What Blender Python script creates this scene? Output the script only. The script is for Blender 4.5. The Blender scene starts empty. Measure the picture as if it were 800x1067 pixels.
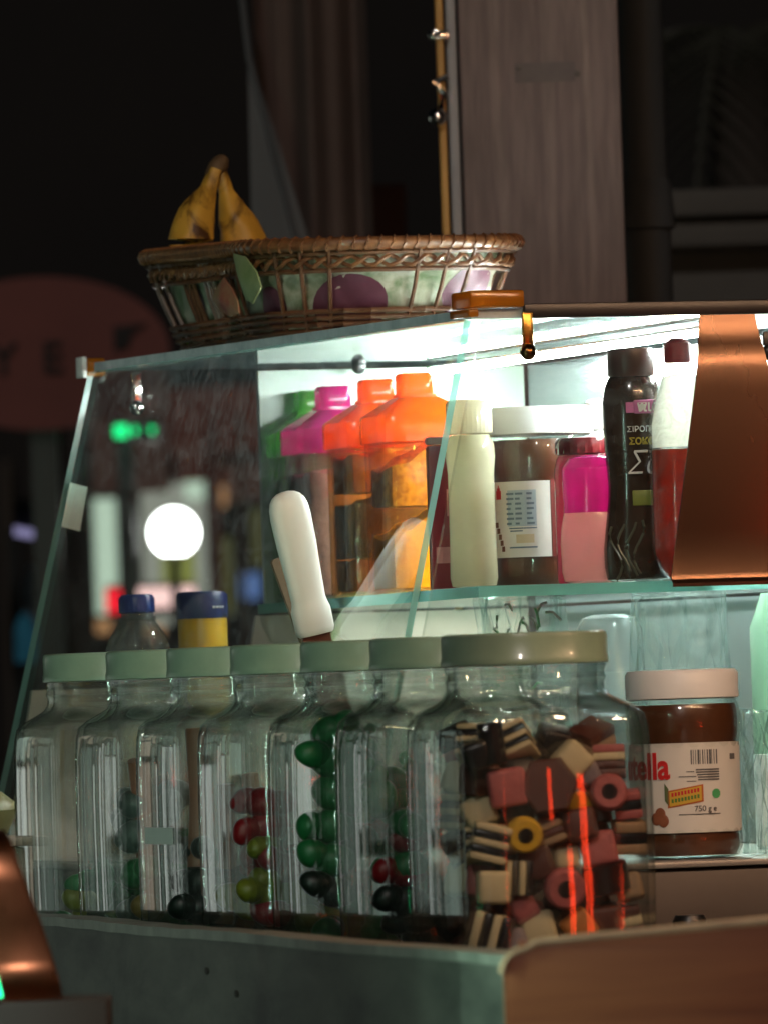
import bpy, bmesh, math, random
from mathutils import Vector, Matrix
random.seed(11)
S = bpy.context.scene
COL = S.collection
PI = math.pi
R = math.radians

# ------------------------------------------------------------------ camera
F_PX, CX, CY = 9600.0, 400.0, 533.5          # photograph pixels (800 x 1067)
TH, PITCH, ROLL = R(70), math.atan(183/9600.0), R(1.9)
HX = Vector((math.cos(TH), math.sin(TH), 0)); RX = Vector((math.sin(TH), -math.cos(TH), 0)); ZX = Vector((0, 0, 1))
FW = HX*math.cos(PITCH)+ZX*math.sin(PITCH)
U0 = -HX*math.sin(PITCH)+ZX*math.cos(PITCH)
RT = RX*math.cos(ROLL)-U0*math.sin(ROLL)
UP = U0*math.cos(ROLL)+RX*math.sin(ROLL)
CAM = -6.0*HX-0.040*RX+Vector((0, 0, .193))
def at(x, y, d):
    """the point of the place seen at photograph pixel x, y at d metres"""
    return CAM+(FW+RT*((x-CX)/F_PX)-UP*((y-CY)/F_PX))*d
def on(x, y, axis, v):
    i = 'XYZ'.index(axis); d = FW+RT*((x-CX)/F_PX)-UP*((y-CY)/F_PX)
    return CAM+d*((v-CAM[i])/d[i])
FACE = R(-20)                                  # the heading that turns local -Y to the street the photo was taken from

cam_d = bpy.data.cameras.new('camera'); cam = bpy.data.objects.new('camera', cam_d); COL.objects.link(cam)
m = Matrix((RT, UP, -FW)).transposed().to_4x4(); m.translation = CAM; cam.matrix_world = m
cam_d.sensor_fit = 'HORIZONTAL'; cam_d.sensor_width = 36; cam_d.lens = F_PX/800*36
cam_d.clip_start = .1; cam_d.clip_end = 500
cam_d.dof.use_dof = True; cam_d.dof.focus_distance = 6.72; cam_d.dof.aperture_fstop = 22
S.camera = cam

# ------------------------------------------------------------------ materials
MATS = {}
def nodes(name):
    mt = bpy.data.materials.new(name); mt.use_nodes = True
    nt = mt.node_tree; nt.nodes.clear()
    out = nt.nodes.new('ShaderNodeOutputMaterial')
    return mt, nt, out
def N(nt, t, **kw):
    n = nt.nodes.new(t)
    for k, v in kw.items():
        if k in n.inputs: n.inputs[k].default_value = v
        else: setattr(n, k, v)
    return n
def c4(c): return (c[0], c[1], c[2], 1)
def noise_col(nt, c1, c2, scale, detail=6, rough=.6, stretch=(1, 1, 1), lo=.3, hi=.7, dist=0):
    tc = N(nt, 'ShaderNodeTexCoord'); mp = N(nt, 'ShaderNodeMapping'); mp.inputs['Scale'].default_value = stretch
    nt.links.new(tc.outputs['Object'], mp.inputs['Vector'])
    no = N(nt, 'ShaderNodeTexNoise', Scale=scale, Detail=detail, Roughness=rough, Distortion=dist)
    nt.links.new(mp.outputs['Vector'], no.inputs['Vector'])
    rp = N(nt, 'ShaderNodeValToRGB'); rp.color_ramp.elements[0].position = lo; rp.color_ramp.elements[1].position = hi
    rp.color_ramp.elements[0].color = c4(c1); rp.color_ramp.elements[1].color = c4(c2)
    nt.links.new(no.outputs['Fac'], rp.inputs['Fac'])
    return rp.outputs['Color'], no.outputs['Fac']
def solid(name, c1, c2=None, rough=.5, metal=0, scale=20, stretch=(1, 1, 1), bump=0, sub=0, coat=0, spec=.5, dist=0, lo=.3, hi=.7, rvar=0):
    if name in MATS: return MATS[name]
    mt, nt, out = nodes(name)
    b = N(nt, 'ShaderNodeBsdfPrincipled', Roughness=rough, Metallic=metal)
    b.inputs['Specular IOR Level'].default_value = spec
    b.inputs['Coat Weight'].default_value = coat
    if sub: b.inputs['Subsurface Weight'].default_value = sub; b.inputs['Subsurface Radius'].default_value = (.006, .004, .003); b.inputs['Subsurface Scale'].default_value = 1
    c2 = c2 or tuple(x*.82 for x in c1)
    col, fac = noise_col(nt, c1, c2, scale, stretch=stretch, dist=dist, lo=lo, hi=hi)
    nt.links.new(col, b.inputs['Base Color'])
    if bump:
        bp = N(nt, 'ShaderNodeBump', Strength=bump, Distance=.002)
        nt.links.new(fac, bp.inputs['Height']); nt.links.new(bp.outputs['Normal'], b.inputs['Normal'])
    if rvar:
        mr = N(nt, 'ShaderNodeMapRange'); mr.inputs['To Min'].default_value = max(.03, rough-rvar); mr.inputs['To Max'].default_value = min(1, rough+rvar)
        nt.links.new(fac, mr.inputs['Value']); nt.links.new(mr.outputs['Result'], b.inputs['Roughness'])
    nt.links.new(b.outputs[0], out.inputs['Surface'])
    MATS[name] = mt; return mt
def schlick(nt, f0=.04):
    """reflectance of a thin sheet from the viewing angle, the same from both sides"""
    lw = N(nt, 'ShaderNodeLayerWeight', Blend=.5)
    p5 = N(nt, 'ShaderNodeMath', operation='POWER'); p5.inputs[1].default_value = 5
    nt.links.new(lw.outputs['Facing'], p5.inputs[0])
    ma = N(nt, 'ShaderNodeMath', operation='MULTIPLY_ADD'); ma.inputs[1].default_value = 1-f0; ma.inputs[2].default_value = f0
    nt.links.new(p5.outputs[0], ma.inputs[0]); return ma
def glass(name, tint=(.97, .985, .975), edge=(.45, .6, .54), rough=.02, power=3.0, haze=.03, hcol=(.8, .9, .88), scratch=60, bump=0, refr=0):
    """thin clear glass: see-through, darker where looked through edge-on, a mirror at grazing angles, with a film of smears"""
    if name in MATS: return MATS[name]
    mt, nt, out = nodes(name)
    lw = N(nt, 'ShaderNodeLayerWeight', Blend=.5)
    pw = N(nt, 'ShaderNodeMath', operation='POWER'); pw.inputs[1].default_value = power
    nt.links.new(lw.outputs['Facing'], pw.inputs[0])
    mx = N(nt, 'ShaderNodeMix', data_type='RGBA'); mx.inputs[6].default_value = c4(tint); mx.inputs[7].default_value = c4(edge)
    nt.links.new(pw.outputs[0], mx.inputs[0])
    tr = N(nt, 'ShaderNodeBsdfTransparent'); nt.links.new(mx.outputs[2], tr.inputs['Color'])
    gl = N(nt, 'ShaderNodeBsdfGlossy', Roughness=rough)
    fr = schlick(nt)
    if bump:
        tc0 = N(nt, 'ShaderNodeTexCoord'); no0 = N(nt, 'ShaderNodeTexNoise', Scale=18, Detail=2)
        nt.links.new(tc0.outputs['Object'], no0.inputs['Vector'])
        bp = N(nt, 'ShaderNodeBump', Strength=bump, Distance=.01); nt.links.new(no0.outputs['Fac'], bp.inputs['Height'])
        nt.links.new(bp.outputs['Normal'], gl.inputs['Normal'])
    if refr:
        rf = N(nt, 'ShaderNodeBsdfRefraction', IOR=1.45, Roughness=0.0); nt.links.new(mx.outputs[2], rf.inputs['Color'])
        if bump: nt.links.new(bp.outputs['Normal'], rf.inputs['Normal'])
        mr = N(nt, 'ShaderNodeMixShader'); mr.inputs[0].default_value = refr
        nt.links.new(tr.outputs[0], mr.inputs[1]); nt.links.new(rf.outputs[0], mr.inputs[2]); tr = mr
    s1 = N(nt, 'ShaderNodeMixShader')
    nt.links.new(fr.outputs[0], s1.inputs[0]); nt.links.new(tr.outputs[0], s1.inputs[1]); nt.links.new(gl.outputs[0], s1.inputs[2])
    last = s1
    if haze:
        tc = N(nt, 'ShaderNodeTexCoord'); no = N(nt, 'ShaderNodeTexNoise', Scale=scratch, Detail=8, Roughness=.75, Distortion=1.2)
        nt.links.new(tc.outputs['Object'], no.inputs['Vector'])
        rp = N(nt, 'ShaderNodeMapRange'); rp.inputs['From Min'].default_value = .45; rp.inputs['From Max'].default_value = .8
        rp.inputs['To Min'].default_value = haze*.3; rp.inputs['To Max'].default_value = haze*4
        nt.links.new(no.outputs['Fac'], rp.inputs['Value'])
        df = N(nt, 'ShaderNodeBsdfDiffuse', Color=c4(hcol)); tl = N(nt, 'ShaderNodeBsdfTranslucent', Color=c4(hcol))
        s0 = N(nt, 'ShaderNodeMixShader'); s0.inputs[0].default_value = .5
        nt.links.new(df.outputs[0], s0.inputs[1]); nt.links.new(tl.outputs[0], s0.inputs[2])
        s2 = N(nt, 'ShaderNodeMixShader')
        nt.links.new(rp.outputs['Result'], s2.inputs[0]); nt.links.new(s1.outputs[0], s2.inputs[1]); nt.links.new(s0.outputs[0], s2.inputs[2])
        last = s2
    nt.links.new(last.outputs[0], out.inputs['Surface'])
    MATS[name] = mt; return mt
def plastic(name, col, clear=.4, rough=.15, tcol=None):
    """coloured see-through plastic: part clear, part milky, light comes through it"""
    if name in MATS: return MATS[name]
    mt, nt, out = nodes(name)
    tr = N(nt, 'ShaderNodeBsdfTransparent', Color=c4(tcol or col))
    df = N(nt, 'ShaderNodeBsdfDiffuse', Color=c4(col)); tl = N(nt, 'ShaderNodeBsdfTranslucent', Color=c4(col))
    s0 = N(nt, 'ShaderNodeMixShader'); s0.inputs[0].default_value = .6
    nt.links.new(df.outputs[0], s0.inputs[1]); nt.links.new(tl.outputs[0], s0.inputs[2])
    s1 = N(nt, 'ShaderNodeMixShader'); s1.inputs[0].default_value = 1-clear
    nt.links.new(tr.outputs[0], s1.inputs[1]); nt.links.new(s0.outputs[0], s1.inputs[2])
    gl = N(nt, 'ShaderNodeBsdfGlossy', Roughness=rough); fr = schlick(nt)
    s2 = N(nt, 'ShaderNodeMixShader')
    nt.links.new(fr.outputs[0], s2.inputs[0]); nt.links.new(s1.outputs[0], s2.inputs[1]); nt.links.new(gl.outputs[0], s2.inputs[2])
    nt.links.new(s2.outputs[0], out.inputs['Surface'])
    MATS[name] = mt; return mt
def glow(name, col, strength):
    if name in MATS: return MATS[name]
    mt, nt, out = nodes(name)
    e = N(nt, 'ShaderNodeEmission', Color=c4(col), Strength=strength)
    nt.links.new(e.outputs[0], out.inputs['Surface'])
    MATS[name] = mt; return mt

# ------------------------------------------------------------------ mesh helpers
def new_bm(): return bmesh.new()
def obj(name, bm, mats, parent=None, loc=(0, 0, 0), rot=(0, 0, 0), smooth=True, angle=40, recalc=True):
    me = bpy.data.meshes.new(name)
    if recalc: bmesh.ops.recalc_face_normals(bm, faces=bm.faces[:])
    bm.to_mesh(me); bm.free()
    for x in (mats if isinstance(mats, (list, tuple)) else [mats]): me.materials.append(x)
    if smooth:
        me.polygons.foreach_set('use_smooth', [True]*len(me.polygons))
        me.set_sharp_from_angle(angle=R(angle))
    o = bpy.data.objects.new(name, me); COL.objects.link(o)
    o.location = loc; o.rotation_euler = rot
    if parent: o.parent = parent
    return o
def thing(name, label, cat, loc=(0, 0, 0), rz=0, group=None, rot=None):
    o = bpy.data.objects.new(name, None); COL.objects.link(o); o.empty_display_size = .02
    o.location = loc; o.rotation_euler = rot or (0, 0, rz)
    return tag(o, label, cat, group)
def tag(o, label, cat, group=None):
    o['label'] = label; o['category'] = cat
    if group: o['group'] = group
    return o
def struct(o): o['kind'] = 'structure'; return o
def box(bm, x0, x1, y0, y1, z0, z1, bev=0, seg=2, mi=0, M=None):
    vs = [bm.verts.new((x, y, z)) for x in (x0, x1) for y in (y0, y1) for z in (z0, z1)]
    fs = [bm.faces.new([vs[i] for i in q]) for q in ((0, 1, 3, 2), (4, 6, 7, 5), (0, 4, 5, 1), (2, 3, 7, 6), (0, 2, 6, 4), (1, 5, 7, 3))]
    for f in fs: f.material_index = mi
    geo = vs
    if bev:
        es = list({e for f in fs for e in f.edges})
        r = bmesh.ops.bevel(bm, geom=es, offset=bev, segments=seg, profile=.5, affect='EDGES')
        geo = list({v for f in r['faces'] for v in f.verts} | {v for v in vs if v.is_valid})
        for f in {f for v in geo for f in v.link_faces}: f.material_index = mi
    if M: bmesh.ops.transform(bm, matrix=M, verts=[v for v in geo if v.is_valid])
    return geo
def loft(bm, rings, close=True, cap0=True, cap1=True, mi=0):
    vr = [[bm.verts.new(p) for p in ring] for ring in rings]
    n = len(vr[0])
    for a, b in zip(vr, vr[1:]):
        for i in range(n if close else n-1):
            j = (i+1) % n
            f = bm.faces.new((a[i], a[j], b[j], b[i])); f.material_index = mi
    if cap0: bm.faces.new(list(reversed(vr[0]))).material_index = mi
    if cap1: bm.faces.new(vr[-1]).material_index = mi
    return vr
def lathe(bm, prof, n=48, sx=1, sy=1, cap0=True, cap1=True, mi=0, c=(0, 0, 0)):
    rings = [[(c[0]+r*sx*math.cos(2*PI*i/n), c[1]+r*sy*math.sin(2*PI*i/n), c[2]+z) for i in range(n)] for r, z in prof]
    return loft(bm, rings, True, cap0, cap1, mi)
def sq_ring(hx, hy, r, blend, z, n=56, rc=None, bow=0):
    """rounded rectangle blended towards a circle of radius rc"""
    pts = []
    rc = rc or hx
    for i in range(n):
        a = 2*PI*(i+.5)/n; ca, sa = math.cos(a), math.sin(a)
        lo, hi = 0, 2*max(hx, hy)
        for _ in range(26):
            md = (lo+hi)/2; x, y = abs(md*ca), abs(md*sa)
            dx, dy = max(x-(hx-r), 0), max(y-(hy-r), 0)
            inside = x <= hx and y <= hy and dx*dx+dy*dy <= r*r
            if inside: lo = md
            else: hi = md
        d = lo*(1-blend)*(1+bow*math.cos(4*a))+rc*blend
        pts.append((d*ca, d*sa, z))
    return pts
def tube(bm, pts, r, n=10, cap=True, mi=0, taper=None, ridge=0):
    pts = [Vector(p) for p in pts]; rings = []
    up = Vector((0, 0, 1))
    for k, p in enumerate(pts):
        t = (pts[min(k+1, len(pts)-1)]-pts[max(k-1, 0)]).normalized()
        a = t.cross(up)
        if a.length < .05: a = t.cross(Vector((1, 0, 0)))
        a.normalize(); b = a.cross(t)
        rr = r if taper is None else taper[k]
        rings.append([p+(a*math.cos(2*PI*i/n)+b*math.sin(2*PI*i/n))*rr*(1+ridge*math.cos(5*2*PI*i/n)) for i in range(n)])
    return loft(bm, rings, True, cap, cap, mi)
def ball(bm, c, r, sc=(1, 1, 1), M=None, mi=0, u=16, v=10):
    g = bmesh.ops.create_uvsphere(bm, u_segments=u, v_segments=v, radius=r)['verts']
    mm = Matrix.Translation(c) @ (M or Matrix()) @ Matrix.Diagonal((*sc, 1))
    bmesh.ops.transform(bm, matrix=mm, verts=g)
    for f in {f for w in g for f in w.link_faces}: f.material_index = mi
    return g
def prism(bm, poly, axis, a0, a1, mi=0, emi=None):
    """polygon (two coordinates) pushed along an axis; emi = material of the narrow edge faces"""
    def P(u, v, w): return {'x': (w, u, v), 'y': (u, w, v), 'z': (u, v, w)}[axis]
    A = [bm.verts.new(P(u, v, a0)) for u, v in poly]; B = [bm.verts.new(P(u, v, a1)) for u, v in poly]
    bm.faces.new(A).material_index = mi; bm.faces.new(list(reversed(B))).material_index = mi
    for i in range(len(poly)):
        j = (i+1) % len(poly); bm.faces.new((A[i], B[i], B[j], A[j])).material_index = mi if emi is None else emi
def slab(bm, quad, t, mi=0, emi=None):
    """thin sheet from four corner points, thickness t along its normal"""
    q = [Vector(p) for p in quad]; nrm = (q[1]-q[0]).cross(q[2]-q[0]).normalized()*t
    A = [bm.verts.new(p) for p in q]; B = [bm.verts.new(p+nrm) for p in q]
    bm.faces.new(A).material_index = mi; bm.faces.new(list(reversed(B))).material_index = mi
    for i in range(len(q)):
        j = (i+1) % len(q); bm.faces.new((A[i], B[i], B[j], A[j])).material_index = mi if emi is None else emi
def text(name, s, size, mt, parent, loc=(0, 0, 0), rot=(PI/2, 0, 0), wrap=None, a0=0, align='LEFT', ext=.0002, shear=0, bold=0, zoff=0, lift=.0004, sxy=(1, 1)):
    cu = bpy.data.curves.new(name, 'FONT'); cu.body = s; cu.size = size; cu.align_x = align; cu.extrude = ext; cu.shear = shear; cu.offset = bold
    cu.resolution_u = 4
    t = bpy.data.objects.new(name, cu); COL.objects.link(t)
    bpy.context.view_layer.update()
    dg = bpy.context.evaluated_depsgraph_get()
    me = bpy.data.meshes.new_from_object(t.evaluated_get(dg)); bpy.data.objects.remove(t)
    me.name = name; me.materials.clear(); me.materials.append(mt)
    o = bpy.data.objects.new(name, me); COL.objects.link(o); o.parent = parent
    if wrap:
        for v in me.vertices:
            a = v.co.x*sxy[0]/wrap+a0; rr = wrap+lift+v.co.z
            v.co = (rr*math.sin(a), -rr*math.cos(a), v.co.y*sxy[1]+zoff)
    else:
        for v in me.vertices: v.co.x *= sxy[0]; v.co.y *= sxy[1]
        o.location = loc; o.rotation_euler = rot
    return o
def patch(bm, r, a0, a1, z0, z1, t=.0003, n=12, tilt=0, mi=0):
    """a label piece lying on a cylinder of radius r (angle 0 faces local -Y)"""
    rings = []
    for i in range(n+1):
        k = i/n; a = a0+(a1-a0)*k; dz = tilt*(k-.5)
        rings.append([((rr)*math.sin(a), -(rr)*math.cos(a), z+dz) for rr, z in ((r, z0), (r+t, z0), (r+t, z1), (r, z1))])
    loft(bm, rings, True, True, True, mi)

# shared materials
M_jar = glass('jar glass', tint=(.975, .985, .98), edge=(.48, .58, .54), power=3.4, haze=.010, hcol=(.75, .85, .8), scratch=25, bump=.006, rough=.03, refr=.10)
M_pane = glass('pane glass', tint=(.97, .985, .98), edge=(.7, .8, .78), power=4, haze=.009, scratch=60)
M_shelf = glass('shelf glass', tint=(.93, .97, .955), edge=(.5, .75, .68), power=3, haze=.03, scratch=60)
M_edge = plastic('glass edge', (.30, .62, .54), clear=.35, tcol=(.45, .8, .72))
M_edgeb = solid('top pane edge', (.30, .40, .45), (.55, .64, .68), rough=.25, scale=40, stretch=(1, 1, 1))
M_lid = solid('cream lid', (.26, .37, .27), (.20, .30, .22), rough=.3, scale=30, coat=.3, rvar=.1)
M_white = solid('white plastic', (.84, .85, .84), (.80, .81, .80), rough=.4, scale=15)
M_steel = solid('brushed steel', (.11, .13, .14), (.18, .20, .21), rough=.2, metal=1, scale=25, stretch=(1, 1, 14), rvar=.12)
M_dsteel = solid('worn steel', (.085, .070, .058), (.12, .10, .085), rough=.5, metal=.3, scale=12, rvar=.15)
M_black = solid('black plastic', (.012, .012, .013), rough=.35)
M_chrome = solid('chrome', (.6, .58, .55), (.5, .48, .45), rough=.12, metal=1)
M_amber = plastic('amber plastic', (.75, .30, .03), clear=.35, tcol=(.9, .5, .08))
M_paper = solid('label paper', (.72, .70, .64), (.66, .64, .58), rough=.55)
M_ink = solid('grey ink', (.12, .12, .12), rough=.7)
M_inkb = solid('blue grey ink', (.16, .22, .28), rough=.7)
M_red = solid('red ink', (.62, .02, .02), rough=.5)
M_choc = solid('hazelnut spread', (.075, .028, .012), (.11, .042, .018), rough=.28, scale=40, coat=.5)
M_wood = solid('grey wood', (.018, .020, .017), (.125, .125, .105), rough=.55, scale=14, stretch=(.5, .5, 1.6), bump=.5, dist=.2, lo=.3, hi=.75)

# ------------------------------------------------------------------ ground, street
bm = new_bm(); g = 120
bm.faces.new([bm.verts.new(p) for p in ((-g, -g, -.95), (g, -g, -.95), (g, g, -.95), (-g, g, -.95))])
struct(obj('ground', bm, solid('asphalt', (.022, .022, .022), (.04, .038, .036), rough=.8, scale=3)))

def P(x, y, d): return at(x, y, d)
def flat_box(bm, x0, y0, x1, y1, d, depth, bev=0, mi=0, org=None):
    """a box whose front fills the pixel rectangle at distance d, in street-facing local axes round org"""
    a, b = P(x0, y0, d)-org, P(x1, y1, d)-org
    inv = Matrix.Rotation(-FACE, 3, 'Z'); a = inv @ a; b = inv @ b
    yy = (a.y+b.y)/2
    box(bm, min(a.x, b.x), max(a.x, b.x), yy, yy+depth, min(a.z, b.z), max(a.z, b.z), bev, 2, mi)
def base(x, d): p = P(x, 700, d); p.z = -.95; return p

# the market house across the street, lit shop windows
bo = base(250, 19)
house = thing('shop_building', 'dark shop building across the street with small lit windows', 'building', bo, FACE)
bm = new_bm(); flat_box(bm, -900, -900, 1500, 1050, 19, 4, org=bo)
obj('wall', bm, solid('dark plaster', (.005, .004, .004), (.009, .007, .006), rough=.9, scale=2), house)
def lit(name, rects, mt, d=18.97, depth=.02):
    for q in rects:
        b = new_bm(); flat_box(b, *q, d, depth, org=bo); obj(name, b, mt, house)
G1, G2, G3 = glow('pale green window light', (.60, .74, .58), 1.0), glow('grey window light', (.50, .50, .42), .62), glow('olive window light', (.40, .42, .10), .6)
lit('window', [(97, 520, 124, 640)], G1); lit('window', [(146, 505, 218, 650)], G2); lit('window', [(168, 575, 204, 616)], G3, 18.94)
lit('window', [(245, 480, 254, 522), (262, 488, 272, 518), (192, 492, 213, 520)], G1, 18.94)
lit('window', [(250, 598, 271, 624)], glow('blue window light', (.2, .35, .8), .5))
lit('window', [(226, 560, 244, 640), (262, 530, 275, 590)], glow('dim yellow window light', (.35, .33, .12), .2))
lit('window', [(300, 560, 420, 640), (440, 560, 560, 640), (620, 520, 700, 640)], glow('dim window light', (.25, .28, .24), .10))
b = new_bm(); flat_box(b, 175, 405, 300, 470, 18.9, .2, org=bo); flat_box(b, 182, 440, 215, 500, 18.85, .2, org=bo)
obj('fascia', b, solid('rust fascia', (.34, .07, .035), (.24, .05, .03), rough=.8), house)
lit('window', [(100, 646, 116, 660), (150, 652, 170, 664), (226, 506, 236, 528), (60, 642, 70, 664)], glow('warm window light', (.9, .45, .2), .5), 18.92)
b = new_bm(); flat_box(b, 92, 380, 176, 512, 18.93, .04, org=bo); flat_box(b, 220, 470, 300, 520, 18.93, .04, org=bo); obj('upper_panel', b, solid('dusky panel', (.34, .15, .115), (.22, .10, .08), rough=.9, scale=2), house)
b = new_bm(); flat_box(b, 0, 480, 24, 900, 18.9, .2, org=bo); obj('wall_panel', b, solid('brown panel', (.045, .035, .026), rough=.9), house)
def column(x0, x1, d, mt, label, y0=430):
    o = base((x0+x1)/2, d); b = new_bm(); flat_box(b, x0, y0, x1, 900, d, (x1-x0)*d/F_PX, .004, org=o)
    bb = obj('column', b, mt, None, o, (0, 0, FACE)); return tag(bb, label, 'column')
DB, DR = solid('dark brown paint', (.10, .055, .036), rough=.7), solid('dark red paint', (.20, .055, .04), rough=.7)
column(126, 146, 17, DB, 'dark brown street column left of the round white lamp')
column(216, 242, 17, DR, 'dark red street column right of the round white lamp')
column(74, 97, 17, solid('black brown paint', (.02, .012, .01), rough=.7), 'nearly black column behind the tape on the glass')
column(252, 262, 17.2, DB, 'thin brown column just left of the white spatula handle')

# round white street lamp
o = base(186, 15.5)
lamp = thing('globe_lamp', 'bright round white globe lamp glowing across the street', 'lamp', o, FACE)
c = P(186, 555, 15.5)-o
b = new_bm(); ball(b, (0, 0, c.z), .040, u=32, v=20); obj('globe', b, glow('globe light', (1, .99, .95), 16), lamp)
b = new_bm(); lathe(b, [(.02, 0), (.02, .02), (.008, .03), (.008, c.z-.045), (.02, c.z-.036)], 16); obj('lamp_post', b, M_black, lamp)
# red and white shop sign
o = base(160, 16.5)
sg = thing('lit_sign', 'red and white glowing sign box below the round lamp', 'sign', o, FACE)
b = new_bm(); flat_box(b, 110, 610, 206, 640, 16.5, .06, .004, org=o); obj('sign_box', b, solid('sign box', (.03, .01, .01)), sg)
b = new_bm(); flat_box(b, 110, 614, 134, 638, 16.48, .015, org=o); obj('red_panel', b, glow('red sign light', (1, .01, .03), 1.3), sg)
b = new_bm(); flat_box(b, 135, 613, 204, 632, 16.48, .015, org=o); obj('white_panel', b, glow('white sign light', (1, .62, .58), 1.5), sg)
b = new_bm(); flat_box(b, 150, 640, 156, 1000, 16.52, .02, org=o); obj('sign_post', b, M_black, sg)
# green LED lamps
o = base(140, 15)
gs = thing('green_led_sign', 'three green LED lamps glowing high behind the glass', 'light', o, FACE)
for q in ((119, 443, 133, 455), (138, 444, 143, 452), (156, 444, 161, 451)):
    b = new_bm(); flat_box(b, *q, 15, .03, .004, org=o); obj('lamp', b, glow('green led', (.01, .9, .25), 2.2), gs)
b = new_bm(); flat_box(b, 114, 436, 166, 458, 15.06, .05, .003, org=o); flat_box(b, 138, 458, 142, 1100, 15.07, .03, org=o)
obj('housing', b, M_black, gs)
# clothes stall at the left: dark awning with a pale lettered edge, clothes below
o = base(40, 14)
st = thing('clothes_stall', 'small dark street stall with a pale lilac edge strip, far left', 'stall', o, FACE)
b = new_bm(); flat_box(b, 12, 520, 76, 550, 14, .3, .01, org=o); flat_box(b, 18, 550, 22, 1000, 14.2, .02, org=o); flat_box(b, 70, 550, 74, 1000, 14.2, .02, org=o)
obj('awning', b, solid('dark awning', (.008, .01, .01), rough=.9), st)
b = new_bm()
for i in range(9): flat_box(b, 15+i*5.4, 549+1.6*math.sin(i/8*PI)*2, 20+i*5.4, 558+1.6*math.sin(i/8*PI)*2, 13.98, .01, org=o)
obj('edge_strip', b, glow('lilac strip light', (.45, .42, .75), .42), st)
def garment(x0, y0, x1, y1, d, colr, label):
    oo = base((x0+x1)/2, d); bb = new_bm(); n = 10; rings = []
    a, c = P(x0, y0, d)-oo, P(x1, y1, d)-oo; inv = Matrix.Rotation(-FACE, 3, 'Z'); a = inv @ a; c = inv @ c
    for k in range(7):
        z = a.z+(c.z-a.z)*k/6; w = (.35+.65*min(1, k/1.5))
        mid = (a.x+c.x)/2; hw = (c.x-a.x)/2*w
        rings.append([(mid+hw*math.cos(2*PI*i/16), a.y+.012*math.sin(2*PI*i/16)*(1+.4*math.sin(5*i+k)), z) for i in range(16)])
    loft(bb, rings)
    tag(obj('garment', bb, solid('cloth '+label, colr, rough=.9), None, oo, (0, 0, FACE)), label, 'clothing', 'clothes on the far stall')
garment(22, 590, 46, 660, 14, (.20, .24, .30), 'pale grey blue garment hanging in the far stall')
garment(14, 640, 40, 690, 13.9, (.03, .22, .36), 'teal blue garment low in the far stall')
garment(36, 640, 62, 668, 13.8, (.14, .22, .50), 'blue garment low beside the glass edge')
garment(56, 574, 70, 620, 13.9, (.30, .10, .16), 'dusty pink garment near the glass edge')
garment(72, 556, 84, 606, 14.0, (.14, .035, .04), 'dark red garment below the white tape')

# oval sign reading ...YE
SD = 13.5
o = base(60, SD)
ov = thing('oval_sign', 'dull red oval sign with dark letters YE and an arrow', 'sign', o, FACE)
cc = Matrix.Rotation(-FACE, 3, 'Z') @ (P(42, 368, SD)-o)
b = new_bm(); pr = [(135*SD/F_PX*math.cos(2*PI*i/64), 80*SD/F_PX*math.sin(2*PI*i/64)) for i in range(64)]
prism(b, [(cc.x+u, cc.z+v) for u, v in pr], 'y', cc.y, cc.y+.03)
obj('sign_board', b, solid('dull red board', (.15, .042, .034), (.115, .032, .026), rough=.75, scale=6), ov)
M_letter = solid('dark letters', (.012, .009, .009), rough=.8)
def sign_letter(s, px, py, h):
    p = Matrix.Rotation(-FACE, 3, 'Z') @ (P(px, py, SD)-o)
    text('letter', s, h*SD/F_PX/.72, M_letter, ov, (p.x, cc.y-.004, p.z), ext=.002, bold=.0012)
sign_letter('Y', -9, 390, 33); sign_letter('E', 44, 388, 33)
b = new_bm(); p = Matrix.Rotation(-FACE, 3, 'Z') @ (P(118, 340, SD)-o); k = SD/F_PX
prism(b, [(p.x, p.z), (p.x+36*k, p.z+2*k), (p.x+20*k, p.z-8*k), (p.x+16*k, p.z-22*k), (p.x, p.z-26*k)], 'y', cc.y-.006, cc.y-.001); obj('arrow', b, M_letter, ov)
b = new_bm(); box(b, cc.x-.02, cc.x+.02, cc.y+.032, cc.y+.07, 0, cc.z+.08); obj('sign_post', b, M_black, ov)

# hanging tarp and brown board behind the basket
TD = 9.6
o = base(320, TD)
b = new_bm(); n = 30
pa = Matrix.Rotation(-FACE, 3, 'Z') @ (P(262, -40, TD)-o); pb = Matrix.Rotation(-FACE, 3, 'Z') @ (P(392, 330, TD)-o)
rings = []
for i in range(n+1):
    k = i/n; x = pa.x+(pb.x-pa.x)*k
    yy = .02*math.sin(k*9)+.008*math.sin(k*23)
    rings.append([(x, pa.y+yy+q, z) for q, z in ((0, .0), (.006, 0), (.006, pa.z+.4), (0, pa.z+.4))])
loft(b, rings)
tag(obj('hanging_tarp', b, solid('brown tarp', (.10, .066, .055), (.07, .046, .039), rough=.85, scale=5), None, o, (0, 0, FACE)), 'dark brown tarp hanging behind the wicker basket', 'tarp')
b = new_bm(); k = TD/F_PX
q = lambda x, y: (Matrix.Rotation(-FACE, 3, 'Z') @ (P(x, y, TD-.12)-o))
a1, a2, a3, a4, a5 = q(246, -30), q(258, 60), q(264, 300), q(338, 300), q(262, 60)
prism(b, [(v.x, v.z) for v in (a1, a2, a3, a4, a5)], 'y', a2.y, a2.y+.01)
rod = [q(248, -40), q(260, 60), q(312, 260)]
tube(b, [(v.x, v.y-.004, v.z) for v in rod], .0035, 8)
b2 = obj('grey_sheet', b, solid('grey plastic sheet', (.085, .085, .09), (.05, .05, .054), rough=.6, scale=8, stretch=(1, 1, .3)), None, o, (0, 0, FACE))
tag(b2, 'grey triangular plastic sheet stretched left of the tarp', 'sheet')
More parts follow.
